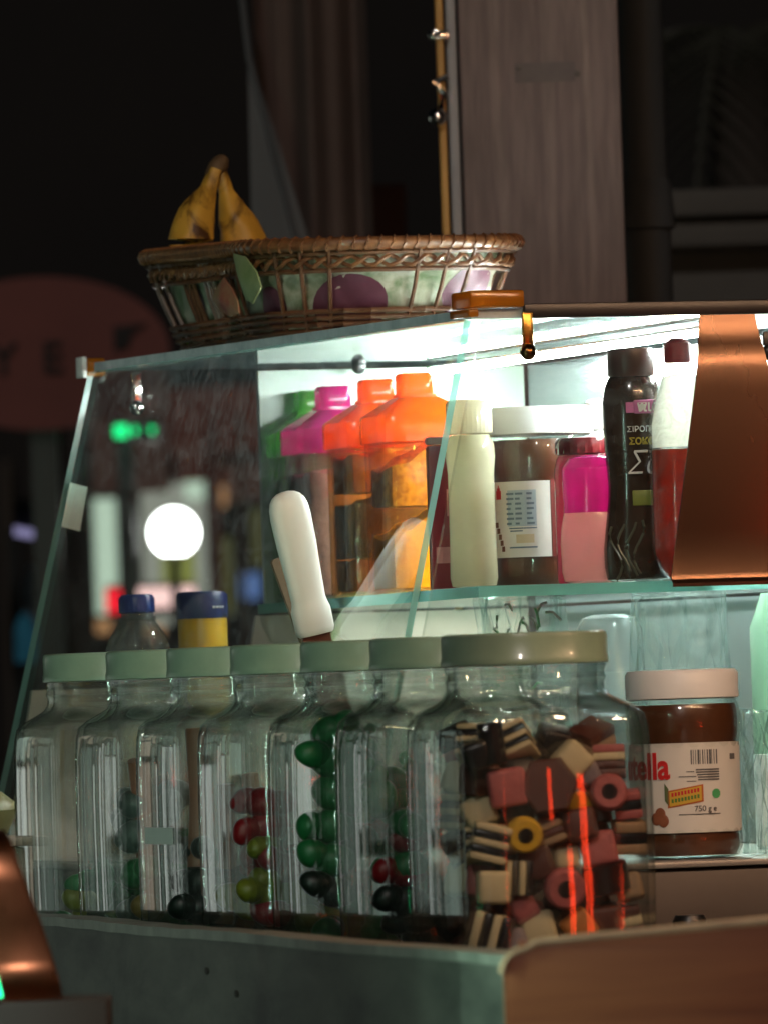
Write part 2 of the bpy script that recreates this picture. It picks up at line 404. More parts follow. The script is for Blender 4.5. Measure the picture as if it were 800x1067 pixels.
# low wall seen between the tarp and post
def wall_piece(name, x0, y0, x1, y1, d, mt, label, cat, extra=None):
    oo = base((x0+x1)/2, d); bb = new_bm(); flat_box(bb, x0, y0, x1, y1, d, .12, .004, org=oo)
    t = bb
    if extra:
        for e in extra: flat_box(bb, *e[:4], d-e[4], .12+e[4], .003, org=oo)
    return tag(obj(name, bb, mt, None, oo, (0, 0, FACE)), label, cat)
wall_piece('brick_pier', 388, 198, 470, 1700, 10.4, solid('dim brick', (.075, .040, .034), (.05, .028, .024), rough=.9, scale=6), 'dim reddish pier between the tarp and the wooden post', 'pier', [(384, 192, 424, 250, .03)])
wall_piece('garden_wall', 690, 205, 1100, 1700, 10.5, solid('grey render', (.085, .082, .075), (.06, .057, .052), rough=.9, scale=5), 'dim grey wall with moulded ledge right of the drainpipe', 'wall',
           [(686, 198, 1104, 212, .05), (688, 234, 1102, 244, .035), (688, 246, 1102, 249, .015)])
# palm behind that wall
pd = 12.0; o = base(760, pd)
palm = thing('palm_tree', 'dark palm with drooping fronds above the grey wall', 'palm tree', o, FACE)
inv = Matrix.Rotation(-FACE, 3, 'Z')
top = inv @ (P(770, 40, pd)-o)
b = new_bm(); tube(b, [(top.x, top.y, 0), (top.x+.02, top.y, top.z*.5), (top.x, top.y, top.z)], .05, 12, taper=[.07, .055, .045]); obj('trunk', b, solid('palm bark', (.03, .024, .02), rough=.9, scale=30), palm)
M_frond = solid('palm leaf', (.018, .020, .013), (.028, .028, .02), rough=.6)
for k in range(9):
    a = 2*PI*k/9+.3; b = new_bm(); L = .42; prev = None
    for i in range(22):
        t = i/21; x = L*t*.8; z = .16*t-.42*t*t
        c = Vector((x*math.cos(a), x*math.sin(a)*.6, z))
        side = Vector((-math.sin(a), math.cos(a), 0))
        for s in (-1, 1):
            if i == 0: continue
            w = .10*math.sin(PI*min(1, t*1.02)**.7)+.01
            tip = c+side*s*w+Vector((math.cos(a)*.05, math.sin(a)*.05, -.05-.04*t))
            vs = [b.verts.new(c+Vector((0, 0, .002))), b.verts.new(c+Vector((.006*math.cos(a), .006*math.sin(a), -.004))), b.verts.new(tip)]
            b.faces.new(vs)
        prev = c
    tube(b, [Vector((L*t/10*.8*math.cos(a), L*t/10*.8*math.sin(a)*.6, .16*t/10-.42*(t/10)**2)) for t in range(11)], .004, 6)
    obj('frond', b, M_frond, palm, top, smooth=False)

# ------------------------------------------------------------------ wooden post with steel edge, drainpipe
PD = 7.95
o = base(562, PD); inv = Matrix.Rotation(-FACE, 3, 'Z')
L = lambda x, y, d=PD: inv @ (P(x, y, d)-o)
post = thing('wooden_post', 'weathered purple grey wooden post rising behind the glass case', 'post', o, FACE)
def wood_mat():
    mt, nt, out = nodes('weathered post wood')
    tc = N(nt, 'ShaderNodeTexCoord'); mp = N(nt, 'ShaderNodeMapping'); mp.inputs['Scale'].default_value = (1, 1, .10)
    nt.links.new(tc.outputs['Object'], mp.inputs['Vector'])
    no = N(nt, 'ShaderNodeTexNoise', Scale=14, Detail=2, Distortion=.4); nt.links.new(mp.outputs[0], no.inputs['Vector'])
    wv = N(nt, 'ShaderNodeTexWave', Scale=7, Distortion=14, Detail=3); wv.inputs['Detail Scale'].default_value = .7; nt.links.new(mp.outputs[0], wv.inputs['Vector'])
    fine = N(nt, 'ShaderNodeTexNoise', Scale=170, Detail=4); nt.links.new(mp.outputs[0], fine.inputs['Vector'])
    r1 = N(nt, 'ShaderNodeValToRGB'); r1.color_ramp.elements[0].color = (.105, .074, .074, 1); r1.color_ramp.elements[1].color = (.165, .128, .120, 1)
    r1.color_ramp.elements[0].position = .3; r1.color_ramp.elements[1].position = .75
    nt.links.new(no.outputs['Fac'], r1.inputs['Fac'])
    r2 = N(nt, 'ShaderNodeValToRGB'); r2.color_ramp.elements[0].color = (1, 1, 1, 1); r2.color_ramp.elements[1].color = (1.25, 1.28, 1.25, 1)
    r2.color_ramp.elements[0].position = .86; r2.color_ramp.elements[1].position = 1
    nt.links.new(wv.outputs['Color'], r2.inputs['Fac'])
    mx = N(nt, 'ShaderNodeMix', data_type='RGBA', blend_type='MULTIPLY'); mx.inputs[0].default_value = 1
    nt.links.new(r1.outputs[0], mx.inputs[6]); nt.links.new(r2.outputs[0], mx.inputs[7])
    r3 = N(nt, 'ShaderNodeValToRGB'); r3.color_ramp.elements[0].color = (.8, .8, .8, 1); r3.color_ramp.elements[1].color = (1.12, 1.12, 1.12, 1); r3.color_ramp.elements[0].position = .35; r3.color_ramp.elements[1].position = .65
    nt.links.new(fine.outputs['Fac'], r3.inputs['Fac'])
    m2 = N(nt, 'ShaderNodeMix', data_type='RGBA', blend_type='MULTIPLY'); m2.inputs[0].default_value = 1
    nt.links.new(mx.outputs[2], m2.inputs[6]); nt.links.new(r3.outputs[0], m2.inputs[7])
    bp = N(nt, 'ShaderNodeBump', Strength=.25, Distance=.002); nt.links.new(fine.outputs['Fac'], bp.inputs['Height'])
    bs = N(nt, 'ShaderNodeBsdfPrincipled', Roughness=.7); nt.links.new(m2.outputs[2], bs.inputs['Base Color']); nt.links.new(bp.outputs[0], bs.inputs['Normal'])
    nt.links.new(bs.outputs[0], out.inputs['Surface']); return mt
a, c = L(480, 120), L(647, 120); ztop = L(560, -60).z+.6
b = new_bm(); box(b, a.x, c.x, a.y, a.y+.11, 0, ztop, .003); obj('timber', b, wood_mat(), post, smooth=True)
e = L(467, 120)
b = new_bm(); box(b, e.x, a.x-.002, a.y+.004, a.y+.05, 0, ztop, .002); obj('steel_strip', b, solid('grey painted strip', (.26, .275, .29), (.20, .21, .23), rough=.5, scale=10), post)
e2 = L(456.5, 120)
b = new_bm(); box(b, e2.x, e.x-.002, a.y-.002, a.y+.04, 0, ztop, .002); obj('yellow_strip', b, solid('yellow wood edge', (.30, .15, .025), (.50, .30, .07), rough=.45, scale=12, stretch=(1, 1, .25)), post)
for x, y in ((540, 70), (601, 76)):
    p = L(x, y); b = new_bm(); ball(b, (p.x, a.y, p.z), .0028, (1, .5, 1)); obj('nail', b, solid('nail head', (.12, .11, .10), rough=.5, metal=.6), post)
p = L(570, 74); b = new_bm(); box(b, p.x-.028, p.x+.024, a.y-.0006, a.y+.002, p.z-.009, p.z+.008); obj('worn_patch', b, solid('worn grey patch', (.125, .108, .104), (.098, .080, .080), rough=.8, scale=40), post)
for i, (x, y) in enumerate(((456, 36), (459, 122))):
    p = L(x, y); b = new_bm()
    if i == 0:
        box(b, p.x-.008, p.x+.009, a.y-.006, a.y-.002, p.z-.004, p.z+.004, .001); ball(b, (p.x-.005, a.y-.008, p.z), .0035); 
    else:
        ball(b, (p.x-.003, a.y-.009, p.z), .008); tube(b, [(p.x, a.y-.006, p.z+.006), (p.x+.003, a.y-.007, p.z+.02), (p.x-.003, a.y-.006, p.z+.03), (p.x+.007, a.y-.006, p.z+.035)], .0035, 8)
    obj('latch', b, M_chrome, post)

DD = 8.3
o = base(672, DD); pc = Matrix.Rotation(-FACE, 3, 'Z') @ (P(670, 120, DD)-o); zc = P(670, 238, DD).z+.95
b = new_bm(); r0 = .0215
pipe = thing('drainpipe', 'dark grey drainpipe with a collar right of the wooden post', 'pipe', o, FACE)
lathe(b, [(r0, 0), (r0, zc-.02), (r0, zc), (r0*.92, zc+.01), (r0*.92, zc+.9)], 32, c=(pc.x, pc.y, 0)); M_pipe = solid('dark pipe', (.035, .042, .046), (.05, .057, .062), spec=.15, rough=.6, scale=14, stretch=(1, 1, .4))
obj('pipe_body', b, M_pipe, pipe)
b = new_bm(); lathe(b, [(r0+.0005, zc-.002), (r0+.004, zc), (r0+.004, zc+.012), (r0+.001, zc+.04), (r0*.92+.0003, zc+.045)], 32, c=(pc.x, pc.y, 0)); obj('collar', b, M_pipe, pipe)

# ------------------------------------------------------------------ counter, steel base
cnt = thing('stall_counter', 'weathered grey green wooden counter under the row of glass jars', 'counter', (0, 0, -.95))
n0, n1 = on(532, 1003, 'Z', .03), on(45, 961, 'Z', .03)
dv = (n1-n0).normalized(); n1 = n1+dv*.35; n0 = n0-dv*.02
nv = Vector((dv.y, -dv.x, 0))
b = new_bm()
fa = [(0, -.40), (0, .0285), (.004, .03), (.022, .03), (.026, .0285), (.026, -.40)]
loft(b, [[(p+nv*(u)).to_tuple()[:2]+(w+.95,) for u, w in fa] for p in [n0+(n1-n0)*(i/30)+Vector((0, 0, 0)) for i in range(31)]])
for v in b.verts:
    if v.co.z > .97: v.co.z += .0005*math.sin(v.co.y*11)+.0004*math.sin(v.co.y*53+1)
obj('front_board', b, M_wood, cnt)
for x, y in ((216, 1012), (247, 1036)):
    t_ = on(x, y, 'Y', -.0); 
    k_ = ((on(x, y, 'Z', on(x, y, 'Y', 0).z)-n0).dot(dv)) if False else None
    d_ = FW+RT*((x-CX)/F_PX)-UP*((y-CY)/F_PX); k_ = (n0-CAM).dot(nv)/d_.dot(nv); c_ = CAM+d_*k_
    b = new_bm(); lathe(b, [(.0005, -.001), (.0032, -.001), (.0032, .0006), (.0005, .0008)], 12, sx=.8, sy=1.9)
    bmesh.ops.transform(b, matrix=Matrix.Translation((c_.x, c_.y, c_.z+.95)) @ (-nv).to_track_quat('Z', 'X').to_matrix().to_4x4(), verts=b.verts[:])
    obj('nail_head', b, solid('rusty nail', (.02, .014, .01), rough=.7), cnt)
M_trim = solid('worn board edge', (.24, .24, .21), (.12, .13, .11), rough=.5, scale=30, bump=.3)
b = new_bm(); loft(b, [[((n0+(n1-n0)*(i/30)+nv*u)).to_tuple()[:2]+(.9812+w+.0005*math.sin((n0+(n1-n0)*(i/30)).y*11)+.0004*math.sin((n0+(n1-n0)*(i/30)).y*53+1),) for u, w in ((-.001, -.004), (-.001, .0025), (.027, .0025), (.027, -.004))] for i in range(31)])
obj('edge_trim', b, M_trim, cnt)
b = new_bm(); q0, q1 = n0+nv*.03, n1+nv*.03
prism(b, [(q0.x, q0.y), (.75, q0.y), (.75, 1.7), (q1.x, 1.7), (q1.x, q1.y)], 'z', .93, .95); obj('worktop', b, solid('worktop', (.10, .095, .085), (.07, .066, .06), rough=.4, scale=8), cnt)
b = new_bm(); box(b, .1, .7, -.5, 1.6, 0, .928); obj('cabinet', b, solid('cabinet', (.05, .045, .04), rough=.7), cnt)

pl = thing('steel_platform', 'x', 'platform', (.146, .425, 0))
b = new_bm(); box(b, 0, .654, 0, 1.035, .001, .058, .003); obj('skirt', b, M_dsteel, pl)
b = new_bm(); box(b, -.004, .658, -.005, 1.04, .0585, .0635, .002); obj('top_plate', b, solid('pale steel top', (.34, .32, .29), (.26, .245, .22), rough=.4, metal=.2, scale=8), pl)
tag(pl, 'low brown steel platform under the glass display case', 'platform')
p = on(718, 953, 'Y', .32)
b = new_bm(); lathe(b, [(.010, 0), (.012, .004), (.012, .024), (.010, .028)], 20)
tag(obj('bottle_cap', b, M_black, None, (p.x, .32, .0)), 'small black cap lying before the steel platform', 'cap')

# ------------------------------------------------------------------ jars
def jar_meshes():
    W, r = .068, .019
    prof = [(0, .058, 0), (.003, .0635, 0), (.010, .0675, 0), (.025, .0674, 0), (.05, .0679, 0), (.085, .0681, 0), (.12, .0680, 0), (.148, .0676, 0), (.161, .0669, 0), (.1695, .0655, .02), (.1745, .0615, .12), (.179, .0575, .4), (.183, .0545, .8), (.187, .0528, 1), (.191, .0522, 1), (.1945, .0535, 1), (.198, .0522, 1), (.2015, .0535, 1), (.207, .0522, 1)]
    bm = new_bm()
    loft(bm, [sq_ring(h, h, min(r, h*.5), bl, z, n=72, rc=h, bow=.009) for z, h, bl in prof], cap1=False)
    bmesh.ops.recalc_face_normals(bm, faces=bm.faces[:]); old = set(bm.faces)
    inner = [(z+(.006 if i == 0 else .001 if z < .18 else 0), h-(.0075 if i < 2 else .0045), bl) for i, (z, h, bl) in enumerate(prof) if i not in (15, 17)]
    loft(bm, [sq_ring(h, h, min(r-.004, h*.5), bl, z, n=72, rc=h, bow=.009) for z, h, bl in inner], cap1=False)
    fi = [f for f in bm.faces if f not in old]; bmesh.ops.recalc_face_normals(bm, faces=fi); bmesh.ops.reverse_faces(bm, faces=fi)
    lid = new_bm()
    lathe(lid, [(.0545, .2040), (.0556, .2045), (.0556, .2085), (.0550, .2095), (.0552, .2215), (.0545, .2242), (.0525, .2252), (.050, .2246), (.046, .2240), (0.02, .2240)], 64)
    return bm, lid
jars = []
JP = [(0, 0), (.142, .5), (.285, -.8), (.428, .9), (.571, -.6), (.714, .5), (.858, -.4)]
JL = ['largest nearest jar, full of mixed liquorice candies, right end of the row', 'second nearest glass jar, red and green sweets behind the liquorice jar',
      'third nearest glass jar, with a tall mass of green sweets', 'middle glass jar of the row, dark red and yellow sweets inside',
      'glass jar with a torn white label strip, dark sweets inside', 'glass jar second from the left end, grey green sweets inside', 'leftmost glass jar, nearly empty with few green sweets at bottom']
jm = None
for i, (y, a) in enumerate(JP):
    j = thing('glass_jar', JL[i], 'jar', (.0775+.001*(i % 3), .068+y, .001), R(a), 'row of square glass candy jars with cream lids')
    if jm is None:
        bb, lb = jar_meshes(); jm = (obj('jar_body', bb, M_jar, j, recalc=False), obj('lid', lb, M_lid, j))
    else:
        for s in jm:
            q = s.copy(); COL.objects.link(q); q.parent = j
            if s.name.startswith('lid'): q.rotation_euler.z = a
    jars.append(j)
# torn label strip on the fifth jar
b = new_bm(); box(b, -.0688, -.0684, -.034, .030, .085, .097)
o = obj('label_strip', b, solid('faded label', (.5, .55, .52), rough=.7), jars[4]); o['label'] = 'torn white label strip'
b = new_bm(); box(b, -.045, .0, -.0688, -.0684, .085, .097); obj('label_strip', b, MATS['faded label'], jars[3])

# candies
CB, CP, CY_, CC, CR, CO, CG, CV = (solid('liquorice black', (.008, .007, .008), rough=.3), solid('candy pink', (.46, .13, .13), (.36, .09, .09), rough=.6, bump=.3, scale=200), solid('candy yellow', (.72, .46, .03), (.62, .36, .03), rough=.6, bump=.3, scale=200),
    solid('candy cream', (.66, .58, .36), (.58, .50, .30), rough=.6), solid('candy brown', (.10, .030, .018), (.07, .022, .014), rough=.5), solid('candy orange', (.55, .20, .04), rough=.6), solid('candy lilac', (.25, .20, .22), rough=.6), solid('candy tan', (.38, .25, .14), rough=.6))
def sandwich(s, layers):
    b = new_bm(); h = s/len(layers)
    for i in range(len(layers)): box(b, -s/2, s/2, -s/2, s/2, -s/2+i*h, -s/2+(i+1)*h-.0001, .0019, 2, i)
    return b, layers
def ring_candy(colm, r=.0135, t=.015):
    b = new_bm(); prof = [(r*.45, -t/2), (r*.85, -t/2), (r, -t*.32), (r, t*.32), (r*.85, t/2), (r*.45, t/2)]
    lathe(b, prof, 28, cap0=False, cap1=False, mi=0); lathe(b, [(0.0005, -t/2+.001), (r*.44, -t/2+.001), (r*.44, t/2-.001), (.0005, t/2-.001)], 20, mi=1)
    bmesh.ops.rotate(b, verts=b.verts[:], cent=(0, 0, 0), matrix=Matrix.Rotation(PI/2, 3, 'X'))
    return b, [colm, CB]
def stick(colm, r=.010, L=.03):
    b = new_bm(); lathe(b, [(r*.9, -L/2), (r, -L/2+.001), (r, L/2-.001), (r*.9, L/2)], 24); return b, [colm]
def lump(colm, s=.022, hexa=False):
    b = new_bm()
    if hexa: lathe(b, [(s*.75, -s*.5), (s*.82, -s*.42), (s*.82, s*.42), (s*.75, s*.5)], 6); bmesh.ops.rotate(b, verts=b.verts[:], cent=(0, 0, 0), matrix=Matrix.Rotation(PI/2, 3, 'X'))
    else: box(b, -s/2, s/2, -s/2, s/2, -s/2, s/2, .0042, 3)
    return b, [colm]
def candy(kind, x, y, z, rot, label, group):
    b, ms = kind
    bmesh.ops.scale(b, vec=(.82, .82, .82), verts=b.verts[:])
    return tag(obj('candy', b, ms, None, (x, y, z), rot), label, 'candy', group)
ZB = [CC, CB, CC, CB, CC]; BR = [CR, CC, CR]; BP = [CB, CP, CB]; BT = [CR, CV, CR]
GA = 'liquorice candies in the nearest jar'
FRONT = [  # kind, px, py, tilt in the face, label
 (stick(CB, .0105, .034), 499, 775, .1, 'upright black liquorice stick, topmost in the nearest jar'),
 (lump(CB, .022), 481, 787, .3, 'black liquorice lump left of the upright black stick'),
 (lump(CP, .031), 517, 821, .12, 'large pink cube candy below the black stick, nearest jar'),
 (lump(CR, .030, True), 567, 820, .1, 'dark brown six sided candy at the middle of the nearest jar'),
 (lump(CC, .026), 595, 792, .78, 'cream candy standing on its corner, top of nearest jar'),
 (sandwich(.026, [CR, CR, CC, CP]), 640, 794, .0, 'brown layered candy with pink top, upper right of nearest jar'),
 (ring_candy(CP, .0150), 639, 826, 0, 'pink ring candy with dark hole, right side of nearest jar'),
 (lump(CG, .019), 615, 806, .4, 'lilac grey candy between cream diamond and pink ring'),
 (ring_candy(CY_, .0145), 538, 870, 0, 'yellow ring candy with black centre in the nearest jar'),
 (sandwich(.030, ZB), 497, 878, -.25, 'black and white striped candy left of the yellow ring'),
 (sandwich(.024, [CV, CR, CV, CR]), 569, 866, .35, 'tan and brown layered candy right of the yellow ring'),
 (lump(CY_, .018), 603, 838, .5, 'yellow cube candy under the lilac grey one'),
 (lump(CR, .026), 606, 860, .2, 'dark brown candy below the small yellow cube'),
 (lump(CP, .028), 628, 886, .15, 'pink cube candy below the pink ring'),
 (lump(CC, .020), 588, 893, .1, 'small cream candy over the lying pink ring'),
 (lump(CC, .0265), 501, 925, -.05, 'cream cube candy at the lower left of nearest jar'),
 (sandwich(.028, [CB, CC, CB, CC, CB]), 526, 915, 1.5, 'upright black and white striped candy beside the cream cube'),
 (lump(CR, .028), 553, 900, .3, 'reddish brown cube below the yellow ring'),
 (ring_candy(CP, .0165), 587, 926, 0, 'pink ring candy lying low in the nearest jar'),
 (stick(CB, .0185, .024), 637, 915, .2, 'big round black liquorice, lower right of nearest jar'),
 (lump(CC, .027), 556, 968, .2, 'pale cream cube at the bottom of the nearest jar'),
 (sandwich(.030, [CB, CC, CB, CC]), 500, 972, 1.3, 'black and white striped candy, bottom left of nearest jar'),
 (lump(CO, .025), 604, 966, .6, 'orange yellow candy beside the pale cube, bottom of jar'),
 (lump(CR, .026), 636, 960, .1, 'red brown cube at the bottom right of nearest jar'),
 (sandwich(.026, [CV, CB, CV]), 664, 872, .0, 'tan candy with black layer against the right glass'),
 (lump(CV, .022), 664, 925, .2, 'tan cube against the right glass of nearest jar'),
 (lump(CP, .022), 537, 946, .5, 'dull pink candy between the striped and pale cubes'),
 (sandwich(.022, [CP, CB, CP]), 662, 838, .1, 'pink and black layered candy at the right glass'),
 (lump(CG, .020), 527, 982, .3, 'grey lilac candy at the very bottom of nearest jar'),
 (sandwich(.024, BR), 662, 960, .2, 'brown and cream layered candy in the bottom right corner'),
]
for i, (k, px, py, t, lb) in enumerate(FRONT):
    p = on(496+(px-481)*.87, py, 'Y', .0215 if 'ring candy' in lb else .030+.004*(i % 3))
    candy(k, p.x, p.y, p.z, (random.uniform(-.15, .15), -t, R(-18)+random.uniform(-.15, .15)), lb, GA)
kinds = [lambda: (lump(CR, .026), 'brown cube'), lambda: (lump(CB, .026), 'black cube'), lambda: (sandwich(.028, BP), 'black and pink layered'), lambda: (lump(CP, .026), 'pink cube'), lambda: (lump(CC, .026), 'cream cube'), lambda: (lump(CB, .028), 'black block'), lambda: (sandwich(.028, ZB), 'black and cream striped'), lambda: (sandwich(.028, BT), 'brown and tan layered'), lambda: (stick(CB, .012, .03), 'black stick')]
for yy in (.053, .085):
    for iz in range(7):
        for ix in range(4):
            if yy > .07 and ix > 1: continue
            k, nm = random.choice(kinds)()
            candy(k, .036+ix*.0272, yy+random.uniform(-.003, .003), .018+iz*.0225, (random.uniform(-.5, .5), random.uniform(-.5, .5), random.uniform(-.6, .6)),
                  nm+' liquorice candy packed behind the front layer of the nearest jar', 'candies packed behind the front layer')
M_gum = {k: plastic('gummy '+k, tuple(q*.6 for q in v), clear=.15, rough=.45) for k, v in dict(green=(.04, .48, .14), dark=(.02, .05, .035), red=(.65, .02, .03), lime=(.55, .62, .05), peach=(.75, .36, .20), grey=(.28, .42, .36), yellow=(.6, .42, .05)).items()}
def gummy(col, x, y, z, s, label, group, form='bean'):
    b = new_bm()
    if form == 'bean': ball(b, (0, 0, 0), s, (1, .8, .75)); ball(b, (s*.9, s*.2, s*.15), s*.8, (1, .8, .8))
    elif form == 'stick': tube(b, [(0, 0, -.05), (.002, .001, 0), (-.002, 0, .05)], s, 12)
    else: ball(b, (0, 0, 0), s); ball(b, (0, 0, s*1.1), s*.62); [ball(b, (s*.75*dx, 0, s*1.55), s*.26) for dx in (-1, 1)] and [ball(b, (s*.8*dx, -s*.35, s*.3), s*.36) for dx in (-1, 1)] and [ball(b, (s*.55*dx, -s*.5, -s*.75), s*.4) for dx in (-1, 1)]
    if form != 'stick':
        k1, k2 = random.uniform(0, 6), random.uniform(0, 6)
        for v in b.verts:
            c_ = v.co/s; v.co *= 1+.06*math.sin(2*c_.x+k1)*math.cos(2.5*c_.z+k2)+.04*math.sin(3*c_.y+3*c_.z+k1)
    return tag(obj('gummy_candy' if form != 'stick' else 'candy_stick', b, M_gum[col], None, (x, y, z), (random.uniform(-.3, .3), random.uniform(-.4, .4), random.uniform(0, 6) if form != 'stick' else 0)), label, 'candy', group)
FILL = [None,
  [('dark', 4, .02, .05), ('red', 4, .05, .09), ('green', 4, .03, .13)],
  [('green', 13, .02, .155), ('dark', 3, .02, .05)],
  [('lime', 8, .02, .075), ('red', 9, .05, .118)],
  [('dark', 9, .02, .082), ('peach', 3, .03, .1)],
  [('grey', 9, .03, .125), ('green', 6, .02, .07), ('peach', 2, .1, .12)],
  [('green', 4, .014, .05), ('dark', 4, .012, .03), ('lime', 2, .014, .03)]]
JN = ['', 'second nearest jar', 'third nearest jar', 'middle jar', 'jar with the torn label', 'second jar from the left end', 'leftmost jar']
for i in range(1, 7):
    for col, n, z0, z1 in FILL[i]:
        for k in range(n):
            if col == 'peach':
                gummy(col, random.uniform(.032, .09), JP[i][0]+random.uniform(.03, .1), random.uniform(.065, .09), .0065, 'peach coloured candy stick standing in the '+JN[i], 'candy sticks in the '+JN[i], 'stick'); continue
            z = z0+(z1-z0)*((k+.5)/n)
            gummy(col, random.uniform(.034, .118), JP[i][0]+(random.uniform(.028, .045) if k % 3 else random.uniform(.05, .11)), z, random.uniform(.012, .017), {'dark': 'dark', 'grey': 'grey green', 'lime': 'lime green'}.get(col, col)+(' knobbly' if col in ('green', 'red') and k % 2 else ' smooth oval')+' gummy candy in the '+JN[i], {'dark': 'dark', 'grey': 'grey green', 'lime': 'lime'}.get(col, col)+' sweets in the '+JN[i], 'bear' if col in ('green', 'red') and k % 2 else 'bean')

# sweets lying against the front glass of the jars, where they show most
def seen(i, col, px, py, s_, label, group, form='bean'):
    p = on(px, py, 'Y', JP[i][0]+.026+s_*.4); p.x = max(.028, min(.128, p.x)); p.z = max(.02, p.z)
    gummy(col, p.x, p.y, p.z, s_, label, group, form)
for i, col, px, py, s_, nm in ((3, 'red', 266, 838, .015, 'dark red upper'), (3, 'red', 276, 862, .015, 'dark red middle'), (3, 'lime', 262, 880, .013, 'lime upper'), (3, 'red', 280, 895, .014, 'dark red lower'),
     (3, 'lime', 262, 918, .015, 'lime lower'), (3, 'lime', 278, 930, .015, 'lime right hand'), (3, 'red', 264, 950, .014, 'dark red bottom'),
     (2, 'green', 338, 762, .014, 'green topmost'), (2, 'green', 334, 795, .016, 'green upper'), (2, 'green', 342, 828, .016, 'green middle'), (2, 'green', 334, 862, .016, 'green lower middle'), (2, 'green', 343, 896, .016, 'green lower'), (2, 'dark', 335, 930, .015, 'dark bottom'),
     (1, 'red', 379, 878, .012, 'bright red'), (1, 'red', 374, 912, .014, 'dull red'), (1, 'green', 398, 860, .014, 'green upper'), (1, 'green', 402, 905, .015, 'green lower'), (1, 'dark', 388, 940, .015, 'dark bottom'),
     (4, 'dark', 206, 892, .014, 'black upper'), (4, 'dark', 204, 920, .015, 'black middle'), (4, 'dark', 207, 948, .015, 'black bottom'),
     (5, 'grey', 126, 838, .015, 'grey green upper'), (5, 'grey', 118, 872, .016, 'grey green middle'), (5, 'green', 120, 912, .015, 'green lower'), (5, 'yellow', 152, 946, .013, 'yellow bottom'),
     (6, 'lime', 68, 938, .012, 'lime bottom'), (6, 'green', 63, 922, .010, 'green small')):
    seen(i, col, px, py, s_, nm+' sweet lying against the glass of the '+JN[i], 'sweets against the glass of the '+JN[i])
for i, px, py in ((5, 150, 862), (4, 206, 832)):
    seen(i, 'peach', px, py, .008, 'peach coloured stick against the glass of the '+JN[i], 'sweets against the glass of the '+JN[i], 'stick')

# ------------------------------------------------------------------ display case
X0, YN, YF, ZT = .2323, .56, 1.43, .4625
case = thing('display_case', 'slanted glass display case with lit shelf on the counter', 'display case', (0, 0, 0))
b = new_bm(); prism(b, [(X0, YN), (.62, YN), (.62, YF), (X0, YF)], 'z', ZT-.007, ZT, 0, 1); obj('top_pane', b, [M_pane, M_edgeb], case, smooth=False)
b = new_bm(); slab(b, [(X0+.001, YN+.003, ZT-.0085), (.141, YN+.003, .0645), (.131, YF-.003, .0645), (X0, YF-.003, ZT-.0085)], -.005, 0, 1); obj('front_pane', b, [M_pane, M_edge], case, smooth=False)
b = new_bm(); prism(b, [(X0+.008, ZT-.0085), (.60, ZT-.0085), (.60, .0645), (.149, .0645)], 'y', YN-.003, YN+.002, 0, 0); obj('end_pane', b, [M_pane, M_edge], case, smooth=False)
b = new_bm(); prism(b, [(X0+.001, YN+.006), (.59, YN+.006), (.59, 1.405), (.358, 1.405)], 'z', .2555, .2635, 0, 1); obj('glass_shelf', b, [M_shelf, M_edge], case, smooth=False)
b = new_bm(); box(b, .366, .595, 1.408, 1.414, .264, ZT-.010); obj('end_board', b, solid('pale board', (.17, .215, .175), (.14, .18, .145), rough=.35, scale=6), case)
b = new_bm(); prism(b, [(.142, .0645), (.595, .0645), (.595, .2545), (.36, .2545), (.35, .200), (.168, .200)], 'y', 1.416, 1.421); obj('lower_board', b, solid('beige board', (.42, .36, .29), (.34, .29, .23), rough=.35, scale=7), case)
b = new_bm(); box(b, .597, .603, YN+.01, 1.404, .2645, ZT-.010); obj('back_panel', b, M_steel, case)
b = new_bm(); box(b, .597, .603, YN+.01, 1.404, .0645, .2540); obj('lower_back_panel', b, solid('lower panel', (.085, .105, .105), (.055, .07, .07), rough=.3, scale=9), case)
# led strip
led = [Vector((.462, .60, .4485)), Vector((.512, 1.395, .4485))]
dl = (led[1]-led[0]); ld = dl.normalized(); ls = Vector((ld.y, -ld.x, 0))
b = new_bm(); loft(b, [[p+ls*u+Vector((0, 0, w)) for u, w in ((-.006, .0022), (.006, .0022), (.006, .0042), (-.006, .0042))] for p in led])
lo = obj('light_channel', b, M_white, case)
b = new_bm(); loft(b, [[p+ls*u+Vector((0, 0, w)) for u, w in ((-.004, -.0025), (.004, -.0025), (.004, .002), (-.004, .002))] for p in (led[0]+ld*.004, led[1]-ld*.004)])
obj('led_strip', b, glow('led light', (.90, 1.0, .96), 380), lo)
# clips
def clip(x0, x1, y0, y1, z0, z1, mt, nm='corner_clip', bev=.002): bb = new_bm(); box(bb, x0, x1, y0, y1, z0, z1, bev); return obj(nm, bb, mt, case)
p, q = on(489, 300, 'Y', YN-.01), on(547, 322, 'Y', YN-.01)
clip(p.x, q.x, YN-.010, YN+.03, ZT+.0005, ZT+.013, M_amber)
clip(p.x-.002, p.x+.006, YN-.011, YN+.028, ZT-.006, ZT-.0005, M_amber, 'clip_lip', .001)
clip(q.x+.001, .62, YN-.006, YN-.0012, ZT-.0075, ZT+.003, M_black, 'black_trim', .001)
clip(X0-.006, X0+.010, YF-.004, YF+.012, ZT-.011, ZT+.004, M_amber); clip(X0-.0105, X0-.0065, YF-.006, YF+.012, ZT-.012, ZT+.005, M_white, 'clip_end', .001)
def hinge(px, y, top, bot, mt, ballm):
    t, c = on(px, top, 'Y', y), on(px, bot, 'Y', y); bb = new_bm()
    box(bb, t.x-.0042, t.x+.0042, y-.003, y, c.z, t.z, .001); h = obj('hinge_strap', bb, mt, case)
    bb = new_bm(); ball(bb, (c.x, y-.004, c.z), .0062, (1, .8, 1)); obj('hinge_knob', bb, ballm, h)
